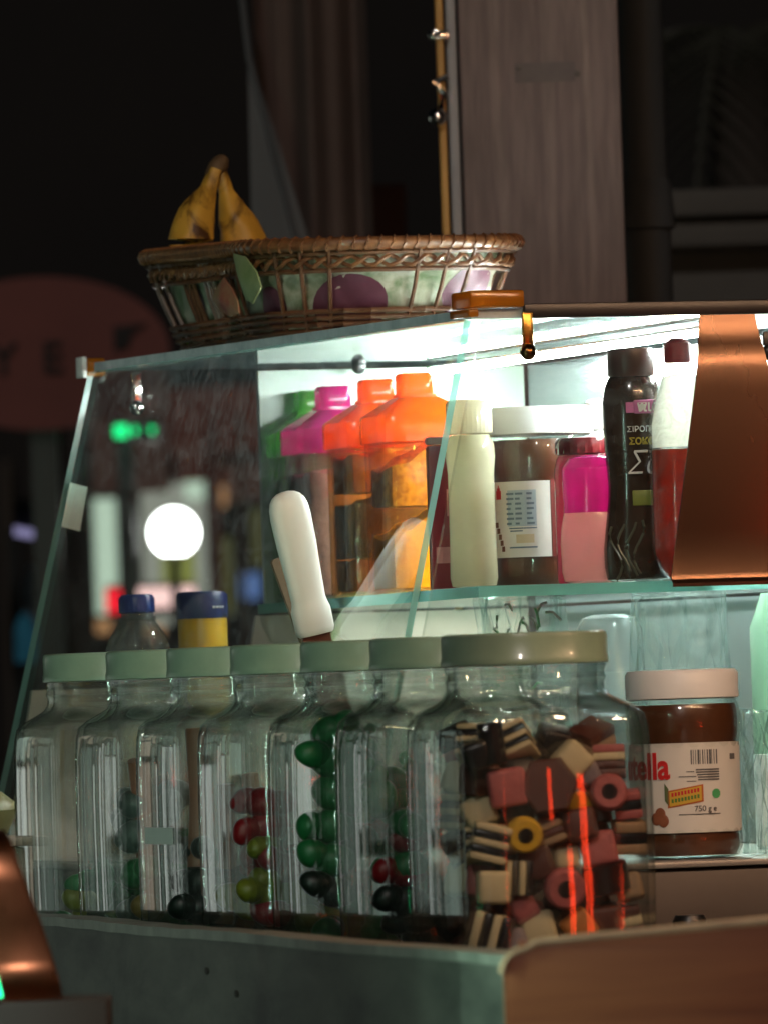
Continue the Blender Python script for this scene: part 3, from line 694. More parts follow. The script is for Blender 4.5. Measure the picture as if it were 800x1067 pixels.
hinge(548, YN-.005, 325, 367, solid('brass', (.45, .26, .06), rough=.25, metal=1), solid('dark brass', (.20, .11, .04), rough=.2, metal=1))
hinge(141, YF-.012, 388, 425, M_chrome, M_chrome)
hinge(799, YN-.006, 345, 367, M_black, M_black)
hinge(372, 1.392, 374, 382, M_black, M_black)
# tape on the slanted edge
t = [on(70, 503, 'Y', YF+.002), on(88, 508, 'Y', YF+.002), on(80, 554, 'Y', YF+.002), on(61, 549, 'Y', YF+.002)]
b = new_bm(); slab(b, [(v.x, YF-.006, v.z) for v in t], .0006); o = obj('tape', b, solid('milky tape', (.50, .66, .56), (.44, .58, .50), rough=.5), case); o['label'] = 'square of milky tape on the slanted glass edge'
# copper plate at the near end
b = new_bm(); prof = [(.4545, -.0045), (.450, -.005), (.442, -.006), (.434, -.0080), (.427, -.0105), (.416, -.0118), (.40, -.0122), (.35, -.0125), (.30, -.0115), (.268, -.0105), (.264, -.0115), (.261, -.016), (.2585, -.016)]
rings = []
for i in range(13):
    k = i/12
    ring = []
    for z, dy in prof:
        s = (.4595-z)/(.4595-.261); s = max(0, min(1, s))
        xl = .4038+(.3706-.4038)*s; xr = .4445+(.478-.4445)*s
        ring.append((xl+(xr-xl)*k, YN-.012+dy+.002*math.sin(k*PI)*s, z))
    rings.append(ring+[(x, y+.0016, z) for x, y, z in reversed(ring)])
loft(b, rings); obj('copper_plate', b, solid('copper plate metal', (.18, .105, .068), (.16, .092, .06), rough=.27, metal=.9, scale=5, stretch=(1, 1, .4), rvar=.03), case)

# ------------------------------------------------------------------ things on the shelf
ZS = .2640
def canister(px, xw, colr, name, label, fill, h=.171):
    """square see-through canister: body, powder, tapered coloured lid with a knob"""
    p = on(px, 610, 'X', xw)
    hx, hy = .034, .041
    y = p.y+hy*.94; x = xw+hx
    c = thing('canister', label, 'canister', (x, y, ZS), R(-6), 'square plastic canisters in a row on the shelf')
    b = new_bm(); loft(b, [sq_ring(hx*s, hy*s, .010, 0, z, 40) for z, s in ((.0005, .93), (.003, 1), (.118, 1), (.124, .97))], cap1=False)
    loft(b, [sq_ring((hx-.003)*s, (hy-.003)*s, .009, 0, z, 40) for z, s in ((.004, .95), (.006, 1), (.122, 1))], cap1=False)
    obj('canister_body', b, plastic(name+' body', {'green': (.4, .6, .3), 'magenta': (.75, .66, .68), 'orange': (.8, .5, .2), 'bright orange': (.85, .55, .2)}[name], clear=.95, rough=.06, tcol={'green': (.75, .92, .6), 'magenta': (.95, .90, .91), 'orange': (.97, .80, .50), 'bright orange': (.98, .82, .48)}[name]), c)
    for nm, z0, z1, c1, c2, tl in fill:
        b = new_bm(); hx2, hy2 = hx-.0045, hy-.0045
        loft(b, [sq_ring(hx2, hy2, .008, 0, 0, 40), sq_ring(hx2, hy2, .008, 0, 1, 40), sq_ring(hx2*.5, hy2*.5, .006, 0, 1, 40)])
        for v in b.verts:
            f = v.co.z; v.co.z = z0 if f < .5 else z1+tl*v.co.x/hx+.002*math.sin(9*v.co.x/hx+4*v.co.y/hy)
        obj('filling', b, solid('filling '+nm, c1, c2, rough=.8, scale=160, bump=.4, lo=.4, hi=.6), c)
    b = new_bm(); loft(b, [sq_ring(hx*s+.0015, hy*s+.0015, .010*s, 0, z, 40) for z, s in ((.117, 1), (.1175, 1.03), (.136, 1.03), (.1385, 1.0), (.149, .55), (.152, .42))], cap1=False)
    loft(b, [sq_ring(hx*.42, hy*.42, .005, 0, z, 40) for z in (.152, .1545)], cap0=False, cap1=False)
    loft(b, [sq_ring(.0125*s, .0135*s, .004, 0, z, 40) for z, s in ((.151, .9), (.1535, 1), (h-.002, 1), (h, .88))])
    obj('lid', b, plastic(name+' lid', colr, clear=.45), c)
    return c
canister(306, .372, (.10, .38, .03), 'green', 'green lidded canister at the far left of the shelf row', [('herb', .005, .10, (.06, .13, .02), (.03, .07, .015), 0)])
canister(328, .358, (.62, .03, .28), 'magenta', 'magenta lidded canister of brown cinnamon powder', [('cinnamon', .005, .104, (.42, .26, .17), (.32, .19, .12), .004)])
canister(373, .346, (.85, .20, .02), 'orange', 'orange lidded canister with dark sticks over amber powder', [('amber', .005, .03, (.45, .22, .03), (.34, .15, .02), .002), ('dark sticks', .031, .078, (.05, .025, .012), (.02, .01, .006), .008), ('pale amber', .082, .112, (.52, .28, .06), (.46, .22, .04), .002)])
canister(413, .332, (.88, .26, .02), 'bright orange', 'orange lidded canister of yellow grains with a sloping top', [('yellow grains', .005, .058, (.92, .60, .07), (.82, .48, .05), .016), ('orange crust', .068, .110, (.50, .22, .02), (.85, .50, .12), .016)])

# maroon packet
p = on(463, 606, 'Y', .80)
pk = thing('packet', 'tall dark red packet squeezed beside the cream jar', 'packet', (p.x+.006, .80, ZS), R(-12))
b = new_bm(); box(b, -.016, .016, -.006, .006, .0005, .108, .002); obj('packet_body', b, solid('maroon card', (.22, .012, .025), (.18, .01, .02), rough=.3, coat=.5), pk)
b = new_bm(); box(b, -.012, .012, -.0066, -.0061, .020, .032); box(b, -.003, .012, -.0066, -.0061, .055, .075); obj('print', b, solid('pale red print', (.55, .20, .20), rough=.5), pk)
b = new_bm(); box(b, -.0165, .0165, -.0066, .0066, .1085, .114, .002); obj('flap', b, solid('pale pink flap', (.6, .4, .4), rough=.5), pk)

# cream jar with ribbed cap
def ribbed(bm, r, z0, z1, n=96, d=.0006, c=(0, 0)):
    prof = [(r-.002, z0), (r, z0+.001), (r, z1-.003), (r-.002, z1), (r*.6, z1+.0005)]
    loft(bm, [[(c[0]+(q-(d if i % 2 and 0 < k < 3 else 0))*math.cos(2*PI*i/n), c[1]+(q-(d if i % 2 and 0 < k < 3 else 0))*math.sin(2*PI*i/n), z) for i in range(n)] for k, (q, z) in enumerate(prof)])
p = on(494, 606, 'Y', .77)
fj = thing('cream_jar', 'pale cream jar with ribbed cream cap, left of hazelnut jar', 'jar', (p.x, .77, ZS), FACE)
b = new_bm(); lathe(b, [(.012, .0005), (.0165, .002), (.0178, .008), (.0172, .04), (.0172, .085), (.0185, .098), (.0180, .107), (.0155, .112), (.0145, .114)], 40); obj('jar_body', b, plastic('cream filling', (.72, .71, .52), clear=.05, rough=.12), fj)
b = new_bm(); ribbed(b, .0172, .1145, .140, 60, .0007); obj('cap', b, plastic('cream cap', (.72, .68, .52), clear=.05), fj)

def spread_jar(loc, rz, label, s=1.0, glassm=M_jar):
    j = thing('spread_jar', label, 'jar', loc, rz, 'hazelnut spread jars'); R0 = .0415
    pr = [(.033, .0004), (.0375, .002), (.0400, .008), (.0400, .016), (.0392, .022), (.0392, .078), (.0400, .084), (.0412, .090), (.0412, .104), (.0398, .110), (.0375, .114)]
    b = new_bm(); lathe(b, pr, 56, cap1=False); obj('jar_body', b, glass('spread jar glass', tint=(.97, .98, .97), edge=(.5, .5, .45), power=3, haze=0, rough=.02), j)
    b = new_bm(); lathe(b, [(r-.0022, z+(.003 if i == 0 else 0)) for i, (r, z) in enumerate(pr[:-1])]+[(.03, .1095)], 56)
    for v in b.verts:
        if .092 < v.co.z < .109: 
            a = math.atan2(v.co.y, v.co.x); v.co.z += .0022*math.sin(3*a+.5)+.0012*math.sin(7*a)
    obj('spread', b, M_choc, j)
    b = new_bm(); ribbed(b, .0405, .1135, .1345, 120, .0004); obj('lid', b, M_white, j)
    return j
RL = .0395
# jar on the shelf: back label with table
p = on(566, 606, 'Y', .80)
sj = spread_jar((p.x, .80, ZS), FACE, 'hazelnut spread jar on the glass shelf, nutrition label turned forward')
def ax(px, cx, sc): return math.asin(max(-1, min(1, (px-cx)/sc/RL)))
SC = 9600/6.72
b = new_bm(); patch(b, RL, ax(514, 566, SC), ax(575, 566, SC), .0225, .079); l1 = obj('label', b, M_paper, sj)
b = new_bm(); patch(b, RL, ax(576, 566, SC), 2.2, .0225, .080); l2 = obj('label_side', b, solid('dark red label', (.16, .02, .015), rough=.45), sj)
b = new_bm(); patch(b, RL+.0003, ax(580, 566, SC), 1.7, .026, .070, .0002); obj('label_panel', b, M_paper, l2)
b = new_bm()
for r_ in range(11): patch(b, RL+.0004, ax(583, 566, SC), ax(583+random.choice((8, 12, 14)), 566, SC), .030+r_*.0036, .0312+r_*.0036, .0002, 4)
obj('small_print', b, M_ink, l2)
b = new_bm()
patch(b, RL+.0003, ax(530, 566, SC), ax(560, 566, SC), .0455, .0725, .0001, 8, mi=0)
for cx_ in (532, 541, 553):
    for r_ in range(7): patch(b, RL+.0004, ax(cx_-3, 566, SC), ax(cx_+random.uniform(1, 5), 566, SC), .0468+r_*.0037, .0484+r_*.0037, .0002, 4, mi=1)
obj('nutrition_table', b, [solid('table tint', (.42, .52, .58), rough=.6), M_inkb], l1)
b = new_bm()
for r_, (u, v) in enumerate(((531, 560), (532, 545))): patch(b, RL+.0003, ax(u, 566, SC), ax(v, 566, SC), .0436-r_*.002, .0446-r_*.002, .0002, 6)
patch(b, RL+.0003, ax(531, 566, SC), ax(560, 566, SC), .0292, .0304, .0002, 6)
obj('small_print', b, M_inkb, l1)
b = new_bm(); patch(b, RL+.0003, ax(538, 566, SC), ax(557, 566, SC), .033, .0395, .0002, 6); obj('yellow_panel', b, solid('pale yellow ink', (.66, .55, .35), rough=.6), l1)
b = new_bm()
for k in range(5):
    a = ax(521, 566, SC)+(k-2)*.028; patch(b, RL+.0003, a-.013, a+.013, .066, .0725+.004*(1-abs(k-2)/2), .0002, 3)
obj('red_mark', b, M_red, l1)
b = new_bm()
for k in range(5): patch(b, RL+.0003, ax(517+k*1.5, 566, SC), ax(520+k*1.5, 566, SC), .045-k*.0045, .049-k*.0045, .0002, 3)
obj('nut_drawing', b, solid('brown ink', (.16, .06, .03), rough=.6), l1)

# jar on the steel platform: front of label turned left
p = on(716, 893, 'Y', .50); SC2 = 9600/6.57
nj = spread_jar((p.x, .50, .0640), FACE, 'hazelnut spread jar with white lid standing on the steel platform')
def an(px): return math.asin(max(-1, min(1, (px-716)/SC2/RL)))
def zn(py): return (895-py)/SC2-.0006
b = new_bm(); patch(b, RL, -2.2, an(774), .0185, .0825); l1 = obj('label', b, M_paper, nj)
text('brand_lettering', 'nutella', .0262, M_red, l1, wrap=RL, a0=an(699), align='RIGHT', zoff=zn(810), bold=.0007, lift=.0005, sxy=(.82, 1.0))
b = new_bm()
for k, w in enumerate((2, 1, 1, 3, 1, 2, 1, 2, 3, 1, 1, 2)): patch(b, RL+.0003, an(721+k*2.4), an(721+k*2.4+w*.55), zn(796), zn(781), .0002, 2)
obj('barcode', b, M_ink, l1)
b = new_bm()
for k, (u, v) in enumerate(((726, 750), (726, 750), (727, 750), (728, 750), (728, 750))): patch(b, RL+.0003, an(u), an(v), zn(802.5+k*2.6), zn(801+k*2.6), .0002, 5)
for k, (u, v) in enumerate(((716, 724), (708, 726), (716, 726))): patch(b, RL+.0003, an(u), an(v), zn(804+k*5), zn(803.2+k*5), .0002, 5)
patch(b, RL+.0003, an(707), an(750), zn(848.5), zn(847.5), .0002, 6)
bq = new_bm(); patch(bq, RL+.0003, an(762), an(767), zn(792), zn(786), .0002, 3); obj('print_mark', bq, M_ink, l1)
obj('small_print', b, M_ink, l1)
text('weight_lettering', '750 g e', .0058, M_ink, l1, wrap=RL, a0=an(723), zoff=zn(845), lift=.0005)
b = new_bm(); patch(b, RL+.0003, an(696), an(733), zn(838), zn(820), .0002, 10, tilt=.0042, mi=0); patch(b, RL+.0005, an(698), an(731), zn(836.5), zn(821.5), .0002, 10, tilt=.0040, mi=1)
for k in range(2):
    for i in range(9): patch(b, RL+.0007, an(700+i*3.3), an(702.2+i*3.3), zn(833.5-k*6.5-(i-4)*.55), zn(829.5-k*6.5-(i-4)*.55), .0002, 2, mi=2+k)
obj('yellow_tag', b, [solid('orange outline', (.5, .12, .02), rough=.6), solid('tag yellow', (.66, .42, .04), rough=.6), solid('green ink', (.10, .22, .03), rough=.6), M_red], l1)
b = new_bm()
a = an(746.5); cz = zn(827)
for i in range(9):
    t0 = -.0033+i*.0066/9; hh = math.sqrt(max(0, .0034**2-(t0+.00037)**2)); patch(b, RL+.0003, a+t0/RL, a+(t0+.00072)/RL, cz-hh, cz+hh, .0002, 1)
obj('green_dot', b, solid('dot green', (.08, .42, .14), rough=.6), l1)
b = new_bm()
for u, v in ((684, 852), (691, 854), (688, 847)): 
    a = an(u); ball(b, ((RL+.0004)*math.sin(a), -(RL+.0004)*math.cos(a), zn(v)), .0042, (1, .12, 1.1), Matrix.Rotation(a, 4, 'Z'))
obj('hazelnut_picture', b, solid('hazelnut print', (.30, .10, .05), (.22, .07, .03), rough=.5, scale=120), l1)
b = new_bm(); patch(b, RL+.0003, an(693), an(697), zn(836), zn(818), .0002, 3, tilt=-.004); obj('leaf_picture', b, solid('leaf print', (.10, .14, .05), rough=.6), l1)

# small jar with red lid behind, white cap jar behind
p = on(613, 606, 'Y', .708); hj = on(613, 456, 'Y', .708).z-ZS
rj = thing('small_jar', 'small jar with dark red lid behind the pink tub', 'jar', (p.x, .708, ZS), FACE)
b = new_bm(); lathe(b, [(.0215, .0005), (.0228, .004), (.0228, hj-.024), (.021, hj-.016), (.0195, hj-.013)], 40); obj('jar_body', b, plastic('strawberry filling', (.45, .05, .12), clear=.2), rj)
b = new_bm(); ribbed(b, .0218, hj-.0125, hj, 48, .0009); obj('lid', b, solid('dark red lid', (.22, .008, .015), (.10, .005, .008), rough=.25, coat=.6, scale=90), rj)
p = on(632, 606, 'Y', .88); hw = on(632, 416, 'Y', .88).z-ZS
wj = thing('white_bottle', 'white capped bottle half hidden behind the chocolate syrup', 'bottle', (p.x, .88, ZS), FACE)
b = new_bm(); lathe(b, [(.020, .0005), (.022, .004), (.022, hw-.045), (.012, hw-.026), (.010, hw-.0235)], 40); obj('bottle_body', b, M_white, wj)
b = new_bm(); lathe(b, [(.012, hw-.023), (.0125, hw-.022), (.0115, hw-.002), (.009, hw)], 32); obj('cap', b, M_white, wj)
b = new_bm(); patch(b, .0222, -1.2, 1.2, .06, .088); obj('label', b, M_red, wj)
# pink tub
p = on(620, 603, 'Y', .660)
pt = thing('pink_tub', 'curved pink tub of pale pink sauce with magenta top', 'tub', (p.x, .660, ZS), FACE)
b = new_bm(); lathe(b, [(.018, .0005), (.0225, .002), (.0242, .009), (.0245, .03), (.0235, .042), (.0215, .052)], 44, cap1=False); obj('tub_body', b, plastic('pale pink sauce', (.88, .55, .50), clear=.1, rough=.1), pt)
b = new_bm(); lathe(b, [(.0216, .052), (.0212, .060), (.0218, .062), (.0222, .084), (.0215, .086), (.017, .092), (.008, .094)], 44); obj('tub_top', b, plastic('magenta top', (.60, .05, .30), clear=.3, rough=.08), pt)

# chocolate syrup bottle
p = on(664, 600, 'Y', .626)
cb = thing('syrup_bottle', 'dark brown chocolate syrup squeeze bottle with curved waist', 'bottle', (p.x, .626, ZS), FACE)
M_syr = solid('brown syrup plastic', (.045, .024, .014), (.030, .018, .011), rough=.18, coat=.6, scale=25)
b = new_bm(); spr = [(.017, .0005), (.0205, .002), (.0220, .010), (.0222, .022), (.0205, .036), (.0183, .052), (.0178, .064), (.0190, .080), (.0200, .100), (.0202, .114), (.0192, .124), (.0168, .131), (.0145, .1345)]
spr = [(r_*1.08, z_*1.12) for r_, z_ in spr]; lathe(b, spr, 48, sy=.75); obj('bottle_body', b, M_syr, cb)
b = new_bm(); lathe(b, [(.0162, .1500), (.0170, .1510), (.0170, .1660), (.0162, .1700), (.013, .1708)], 40, sy=.85); obj('cap', b, solid('brown cap', (.07, .028, .018), (.05, .02, .014), rough=.35), cb)
fy = -.0205*1.08*.75-.0009
def zz(py): return (600-py)/1430
def xx(px): return (px-662)/1430
M_pk = solid('pink ink', (.62, .18, .42), rough=.5)
b = new_bm(); box(b, xx(655), xx(663), fy, fy+.003, zz(424), zz(413)); box(b, xx(663), xx(690), fy-.0004, fy+.004, zz(425), zz(411), .0012); obj('logo_panel', b, [M_pk], cb)
text('logo_lettering', 'πιο', .0115, M_white, cb, (xx(667), fy-.0008, zz(423)), ext=.0002, bold=.0002)
text('lettering', 'ΣΙΡΟΠΙ', .0058, M_white, cb, (xx(655), fy, zz(444)), ext=.0012)
text('lettering', 'ΣΟΚΟΛ', .0066, solid('yellow ink', (.50, .40, .03), rough=.5), cb, (xx(657), fy+.0008, zz(457)), ext=.0016, bold=.0002)
text('script_lettering', 'Σοκ', .024, M_white, cb, (xx(653), fy+.0014, zz(488)), ext=.0016, shear=.35, bold=-.0002, sxy=(.8, 1))
b = new_bm(); box(b, xx(659), xx(682), fy+.0015, fy+.006, zz(521), zz(505), .0008); obj('green_panel', b, solid('green yellow ink', (.28, .32, .05), rough=.5), cb)
b = new_bm()
for k in range(4):
    pts = [(xx(640+k*8+6*math.sin(t*.7+k)), -.0158-.0012*math.cos(t*.5), zz(598-t*7-k*2)) for t in range(9)]
    tube(b, [(x, -math.sqrt(max(.0001, (.0234**2-x*x)))*.75-.0002, z) for x, _, z in pts], .0010, 6)
obj('swirl_print', b, solid('swirl print', (.13, .14, .10), rough=.3), cb)

# clear squeeze bottle with red syrup, part behind the copper plate
p = on(713, 600, 'Y', .588)
qb = thing('squeeze_bottle', 'clear squeeze bottle half full of red syrup beside copper plate', 'bottle', (p.x, .588, ZS), FACE)
b = new_bm(); qp = [(.012, .0005), (.0165, .006), (.022, .018), (.0225, .024), (.0225, .112), (.0195, .128), (.0125, .150), (.0085, .160)]
lathe(b, qp, 40, cap1=False); obj('bottle_body', b, glass('squeeze plastic', tint=(.95, .95, .93), edge=(.6, .62, .6), haze=.10, power=2.2, rough=.08), qb)
b = new_bm(); lathe(b, [(.0110, .002), (.0155, .008), (.0208, .0195), (.0212, .0245), (.0212, .095), (.010, .0955)], 40, mi=0)
obj('syrup', b, plastic('red amber syrup', (.42, .055, .02), clear=.2), qb)
b = new_bm(); lathe(b, [(.0093, .158), (.0098, .160), (.0098, .172), (.0075, .1735), (.0045, .176)], 32); obj('nozzle', b, solid('red cap', (.30, .015, .02), rough=.35), qb)
b = new_bm(); lathe(b, [(.0205, .0965), (.0206, .112), (.0178, .127), (.0112, .148), (.005, .150)], 40); obj('milky_film', b, plastic('milky film', (.80, .80, .74), clear=.25), qb)

# ------------------------------------------------------------------ under the shelf
def crumpled(x0, x1, y0, y1, z0, z1, label, mt, n=9, amp=.006, cat='bag', mats2=None):
    b = new_bm(); nx, nz = n, n
    rng = random.Random(hash(label) % 1000 if False else len(label)*7+n)
    rings = []
    for k in range(nz+1):
        z = z0+(z1-z0)*k/nz; ring = []
        for i in range(4*nx):
            u = i/(4*nx); a = 2*PI*u
            x = (x0+x1)/2+(x1-x0)/2*max(-1, min(1, 1.3*math.cos(a))); y = (y0+y1)/2+(y1-y0)/2*max(-1, min(1, 1.3*math.sin(a)))
            ring.append((x+rng.uniform(-amp, amp), y+rng.uniform(-amp, amp), z+rng.uniform(-amp, amp)*.6*(0 < k)))
        rings.append(ring)
    loft(b, rings)
    return tag(obj('cellophane_bag', b, mt, smooth=False), label, cat)
M_cel = glass('cellophane', tint=(.95, .97, .96), edge=(.6, .74, .72), haze=.05, power=1.6, rough=.05, scratch=40)
p0, p1 = on(513, 690, 'Y', .80), on(585, 622, 'Y', .80)
crumpled(p0.x, p1.x, .79, .83, .0645, p1.z, 'crumpled clear bag with green shreds under the glass shelf', M_cel, 9, .0045)
b = new_bm(); rng = random.Random(4)
for k in range(60):
    x, y, z = rng.uniform(p0.x+.006, p1.x-.012), rng.uniform(.798, .822), rng.uniform(.07, p1.z-.006)
    a = rng.uniform(0, 6); d = Vector((math.cos(a), .3*math.sin(a*2), math.sin(a)))*rng.uniform(.006, .016)
    tube(b, [(x, y, z), Vector((x, y, z))+d*.5+Vector((0, 0, .003)), Vector((x, y, z))+d], .0011, 5)
o = tag(obj('paper_shreds', b, solid('green shreds', (.05, .28, .08), (.45, .40, .38), rough=.4, scale=60, lo=.45, hi=.55)), 'green and pale paper shreds inside the crumpled bag', 'paper shreds'); o['kind'] = 'stuff'
p0, p1 = on(667, 700, 'Y', .78), on(754, 620, 'Y', .78)
crumpled(p0.x, p1.x, .77, .80, .0645, p1.z, 'clear wrinkled cellophane bag behind the jar with white lid', M_cel, 10, .0035)
p0, p1 = on(776, 866, 'Y', .53), on(812, 740, 'Y', .53)
crumpled(p0.x+.004, p1.x, .515, .545, .0645, p1.z, 'bright crumpled cellophane bag right of the spread jar', M_cel, 8, .005)
p = on(634, 640, 'Y', .92)
b = new_bm(); lathe(b, [(.026, 0), (.030, .002), (.0255, p.z-.0645-.012), (.021, p.z-.0645-.003), (.012, p.z-.0645)], 40)
tag(obj('plastic_cup', b, plastic('milky cup plastic', (.50, .54, .53), clear=.68), None, (p.x, .92, .0645)), 'upturned milky plastic cup under the glass shelf', 'cup')
p = on(798, 618, 'Y', .70); h = p.z-.0645
mb = thing('mint_bottle', 'pale green bottle with white base at the right edge', 'bottle', (p.x+.004, .70, .0645))
b = new_bm(); lathe(b, [(.016, .07), (.017, .072), (.017, h-.025), (.012, h-.012), (.008, h)], 32); obj('bottle_body', b, plastic('mint plastic', (.60, .80, .66), clear=.45), mb)
b = new_bm(); lathe(b, [(.015, 0), (.0172, .002), (.0172, .0695), (.016, .070)], 32); obj('base', b, M_white, mb)

# white handled spatula between jars and glass
b0, b1 = on(329, 660, 'Y', .72), on(297, 512, 'Y', .72)
ax_ = (b1-b0); ln = ax_.length; ex = ax_.normalized(); ey = Vector((0, 1, 0)); ez = ex.cross(ey).normalized()
sp = thing('spatula', 'white handled spatula leaning up behind the jar lids', 'spatula', (b0.x, b0.y, b0.z))
pf = [(-.001, .0125), (0, .0138), (.003, .0148), (.017, .0150), (.021, .0138), (.025, .0130), (.040, .0136), (.065, .0150), (.085, .0154), (.092, .0148), (.097, .0132), (.1005, .0105), (.1025, .0070), (.1035, .0025)]
sc = ln/.1035
b = new_bm(); rings = []
for t, w in pf:
    rings.append([ex*(t*sc)+ez*(w*math.copysign(abs(math.cos(a))**.85, math.cos(a)))+ey*(.0088*(w/.0150)*math.copysign(abs(math.sin(a))**.85, math.sin(a))) for a in [2*PI*i/32 for i in range(32)]])
loft(b, rings); obj('handle', b, solid('white handle', (.80, .82, .76), (.76, .78, .72), rough=.4, scale=30), sp)
b = new_bm(); L2 = (b0.z-.002)/ex.z
loft(b, [[ex*t+ez*(w*s)+ey*(q) for s, q in ((-1, -.0008), (1, -.0008), (1, .0008), (-1, .0008))] for t, w in ((-.001, .011), (-.02, .0105), (-.03, .014), (-L2+.01, .016), (-L2+.003, .012))])
obj('blade', b, solid('brown steel blade', (.20, .12, .09), rough=.3, metal=.8), sp)
q0, q1 = on(318, 662, 'Y', .745), on(288, 582, 'Y', .745); dd = (q1-q0).normalized(); tt = dd.cross(ey)
b = new_bm(); lw = (q0.z-.002)/dd.z
loft(b, [[q0+dd*t+tt*(w*s)+ey*q for s, q in ((-1, -.002), (1, -.002), (1, .002), (-1, .002))] for t, w in ((-lw+.004, .006), (0, .0055), ((q1-q0).length-.002, .005), ((q1-q0).length, .003))])
tag(obj('wooden_stick', b, solid('stick wood', (.24, .15, .09), (.18, .11, .06), rough=.6, scale=40)), 'thin brown wooden stick behind the white spatula handle', 'stick')

# bottle with blue cap, yellow tub with blue lid
p = on(142, 620, 'Y', 1.30); h = p.z-.0645
wb = thing('water_bottle', 'clear plastic water bottle with blue cap behind the jars', 'bottle', (p.x+.022, 1.30, .0645))
wb.location.x = on(142, 620, 'Y', 1.30).x
b = new_bm(); lathe(b, [(.022, .0005), (.026, .004), (.026, h-.062), (.0262, h-.045), (.0235, h-.035), (.0165, h-.024), (.0125, h-.018), (.0125, h-.012)], 40, cap1=False)
obj('bottle_body', b, glass('bottle plastic', tint=(.94, .96, .96), edge=(.35, .4, .4), power=1.6, haze=.10, rough=.04, bump=.3, refr=.3), wb)
b = new_bm(); ribbed(b, .0145, h-.0145, h, 48, .0006); obj('cap', b, solid('blue cap', (.008, .03, .20), rough=.35), wb)
b = new_bm(); lathe(b, [(.0140, h-.0205), (.0152, h-.0200), (.0152, h-.0180), (.0140, h-.0175)], 32); obj('neck_ring', b, glass('neck ring', tint=(.9, .9, .9), edge=(.4, .4, .4)), wb)
p = on(210, 617, 'Y', 1.30); h = p.z-.0645
yt = thing('mustard_tub', 'yellow tub with dark blue lid beside the water bottle', 'tub', (p.x, 1.30, .0645))
b = new_bm(); lathe(b, [(.018, .0005), (.0196, .003), (.0196, h-.022), (.0190, h-.0205)], 40); obj('tub_body', b, solid('yellow tub', (.70, .42, .02), (.62, .36, .02), rough=.35), yt)
b = new_bm(); ribbed(b, .0206, h-.0215, h, 60, .0005); obj('lid', b, solid('navy lid', (.010, .022, .12), rough=.4), yt)
b = new_bm()
for k in range(4): patch(b, .0207, .1+k*.15, .2+k*.15, h-.013, h-.0115, .0002, 2)
obj('lid_print', b, M_paper, yt)

# ------------------------------------------------------------------ basket with liner, bananas
BX0, BX1, BY0, BY1 = .250, .466, .98, 1.44
bx, by = (BX0+BX1)/2, (BY0+BY1)/2; bhx, bhy = (BX1-BX0)/2, (BY1-BY0)/2
ZR = .5325-ZT
bk = thing('wicker_basket', 'brown wicker basket with flared sides on the top glass', 'basket', (bx, by, ZT+.0005), R(-3))
def bring(t, off=0, n=120, wav=0, ph=0):
    """ring of the basket wall, t 0 at the bottom, 1 at the rim"""
    s = .80+.20*t**.8
    pts = sq_ring(bhx*s+off, bhy*s+off, min(.095, bhx*s*.92), 0, .004+(ZR-.004)*t, n)
    return [(x, y, z+t*.013*(y/bhy+1)/2) for x, y, z in pts]
M_wick = solid('brown wicker', (.085, .034, .015), (.25, .11, .04), rough=.4, scale=120, coat=.3)
M_wickd = solid('dark wicker', (.07, .03, .014), (.15, .065, .028), rough=.45, scale=120, coat=.2)
b = new_bm()
core = bring(1, 0, 120); core = [Vector(p) for p in core]; nn = len(core)
rings = []
for i in range(nn):                      # bound rim: a thick coil with winding ridges
    p0, p1 = core[i-1], core[(i+1) % nn]; t = (p1-p0).normalized(); out = t.cross(Vector((0, 0, 1))).normalized()
    rr = .0052
    rings.append([core[i]+out*rr*math.cos(a)+Vector((0, 0, 1))*rr*math.sin(a) for a in [2*PI*k/12 for k in range(12)]])
loft(b, rings+[rings[0]], True, False, False)
w = []
turns = 150
for i in range(turns*8+1):
    u = i/(turns*8); s = u*nn; k = int(s) % nn; f = s-int(s); c = core[k].lerp(core[(k+1) % nn], f)
    t = (core[(k+1) % nn]-core[k]).normalized(); out = t.cross(Vector((0, 0, 1))).normalized(); a = 2*PI*i/8
    w.append(c+out*.0056*math.cos(a)+Vector((0, 0, 1))*.0056*math.sin(a))
tube(b, w, .0012, 4, False)
obj('rim', b, M_wick, bk)
b = new_bm()
for ph in (0, PI):
    pts = []
    for i in range(241):
        u = i/240; s = u*nn; k = int(s) % nn; f = s-int(s)
        base_ = [Vector(p) for p in (bring(.80)[k], bring(.80)[(k+1) % nn])] if i == -1 else None
        pts.append((u, ph))
    R80 = [Vector(p) for p in bring(.80)]
    path = []
    for u, ph_ in pts:
        s = u*nn; k = int(s) % nn; f = s-int(s); c = R80[k].lerp(R80[(k+1) % nn], f); t = (R80[(k+1) % nn]-R80[k]).normalized(); out = t.cross(Vector((0, 0, 1)))
        q = u*2*PI*46+ph_; path.append(c+out*.0030*math.cos(q)+Vector((0, 0, .0042*math.sin(q))))
    tube(b, path, .0019, 6, False)
obj('braid', b, M_wick, bk)
b = new_bm()
for tz, am in ((.10, .002), (.17, .002), (.24, .002), (.03, .001), (.70, .002), (.90, .002)):
    Rz = [Vector(p) for p in bring(tz)]
    tube(b, [Rz[i % nn]+Vector((Rz[i % nn].x, Rz[i % nn].y, 0)).normalized()*am*(1 if i % 2 else -1) for i in range(nn+1)], .0022, 6, False)
obj('lower_weave', b, M_wickd, bk)
b = new_bm(); r0, r1 = bring(.0), bring(.98); r5 = bring(.5)
for i in range(nn):
    k = i % 10
    if k in (0, 2, 4): tube(b, [r0[i], r5[i], r1[i]], .0018, 6, False)
tube(b, [Vector(p) for p in r0+[r0[0]]], .0022, 6, False)
obj('stakes', b, M_wickd, bk)
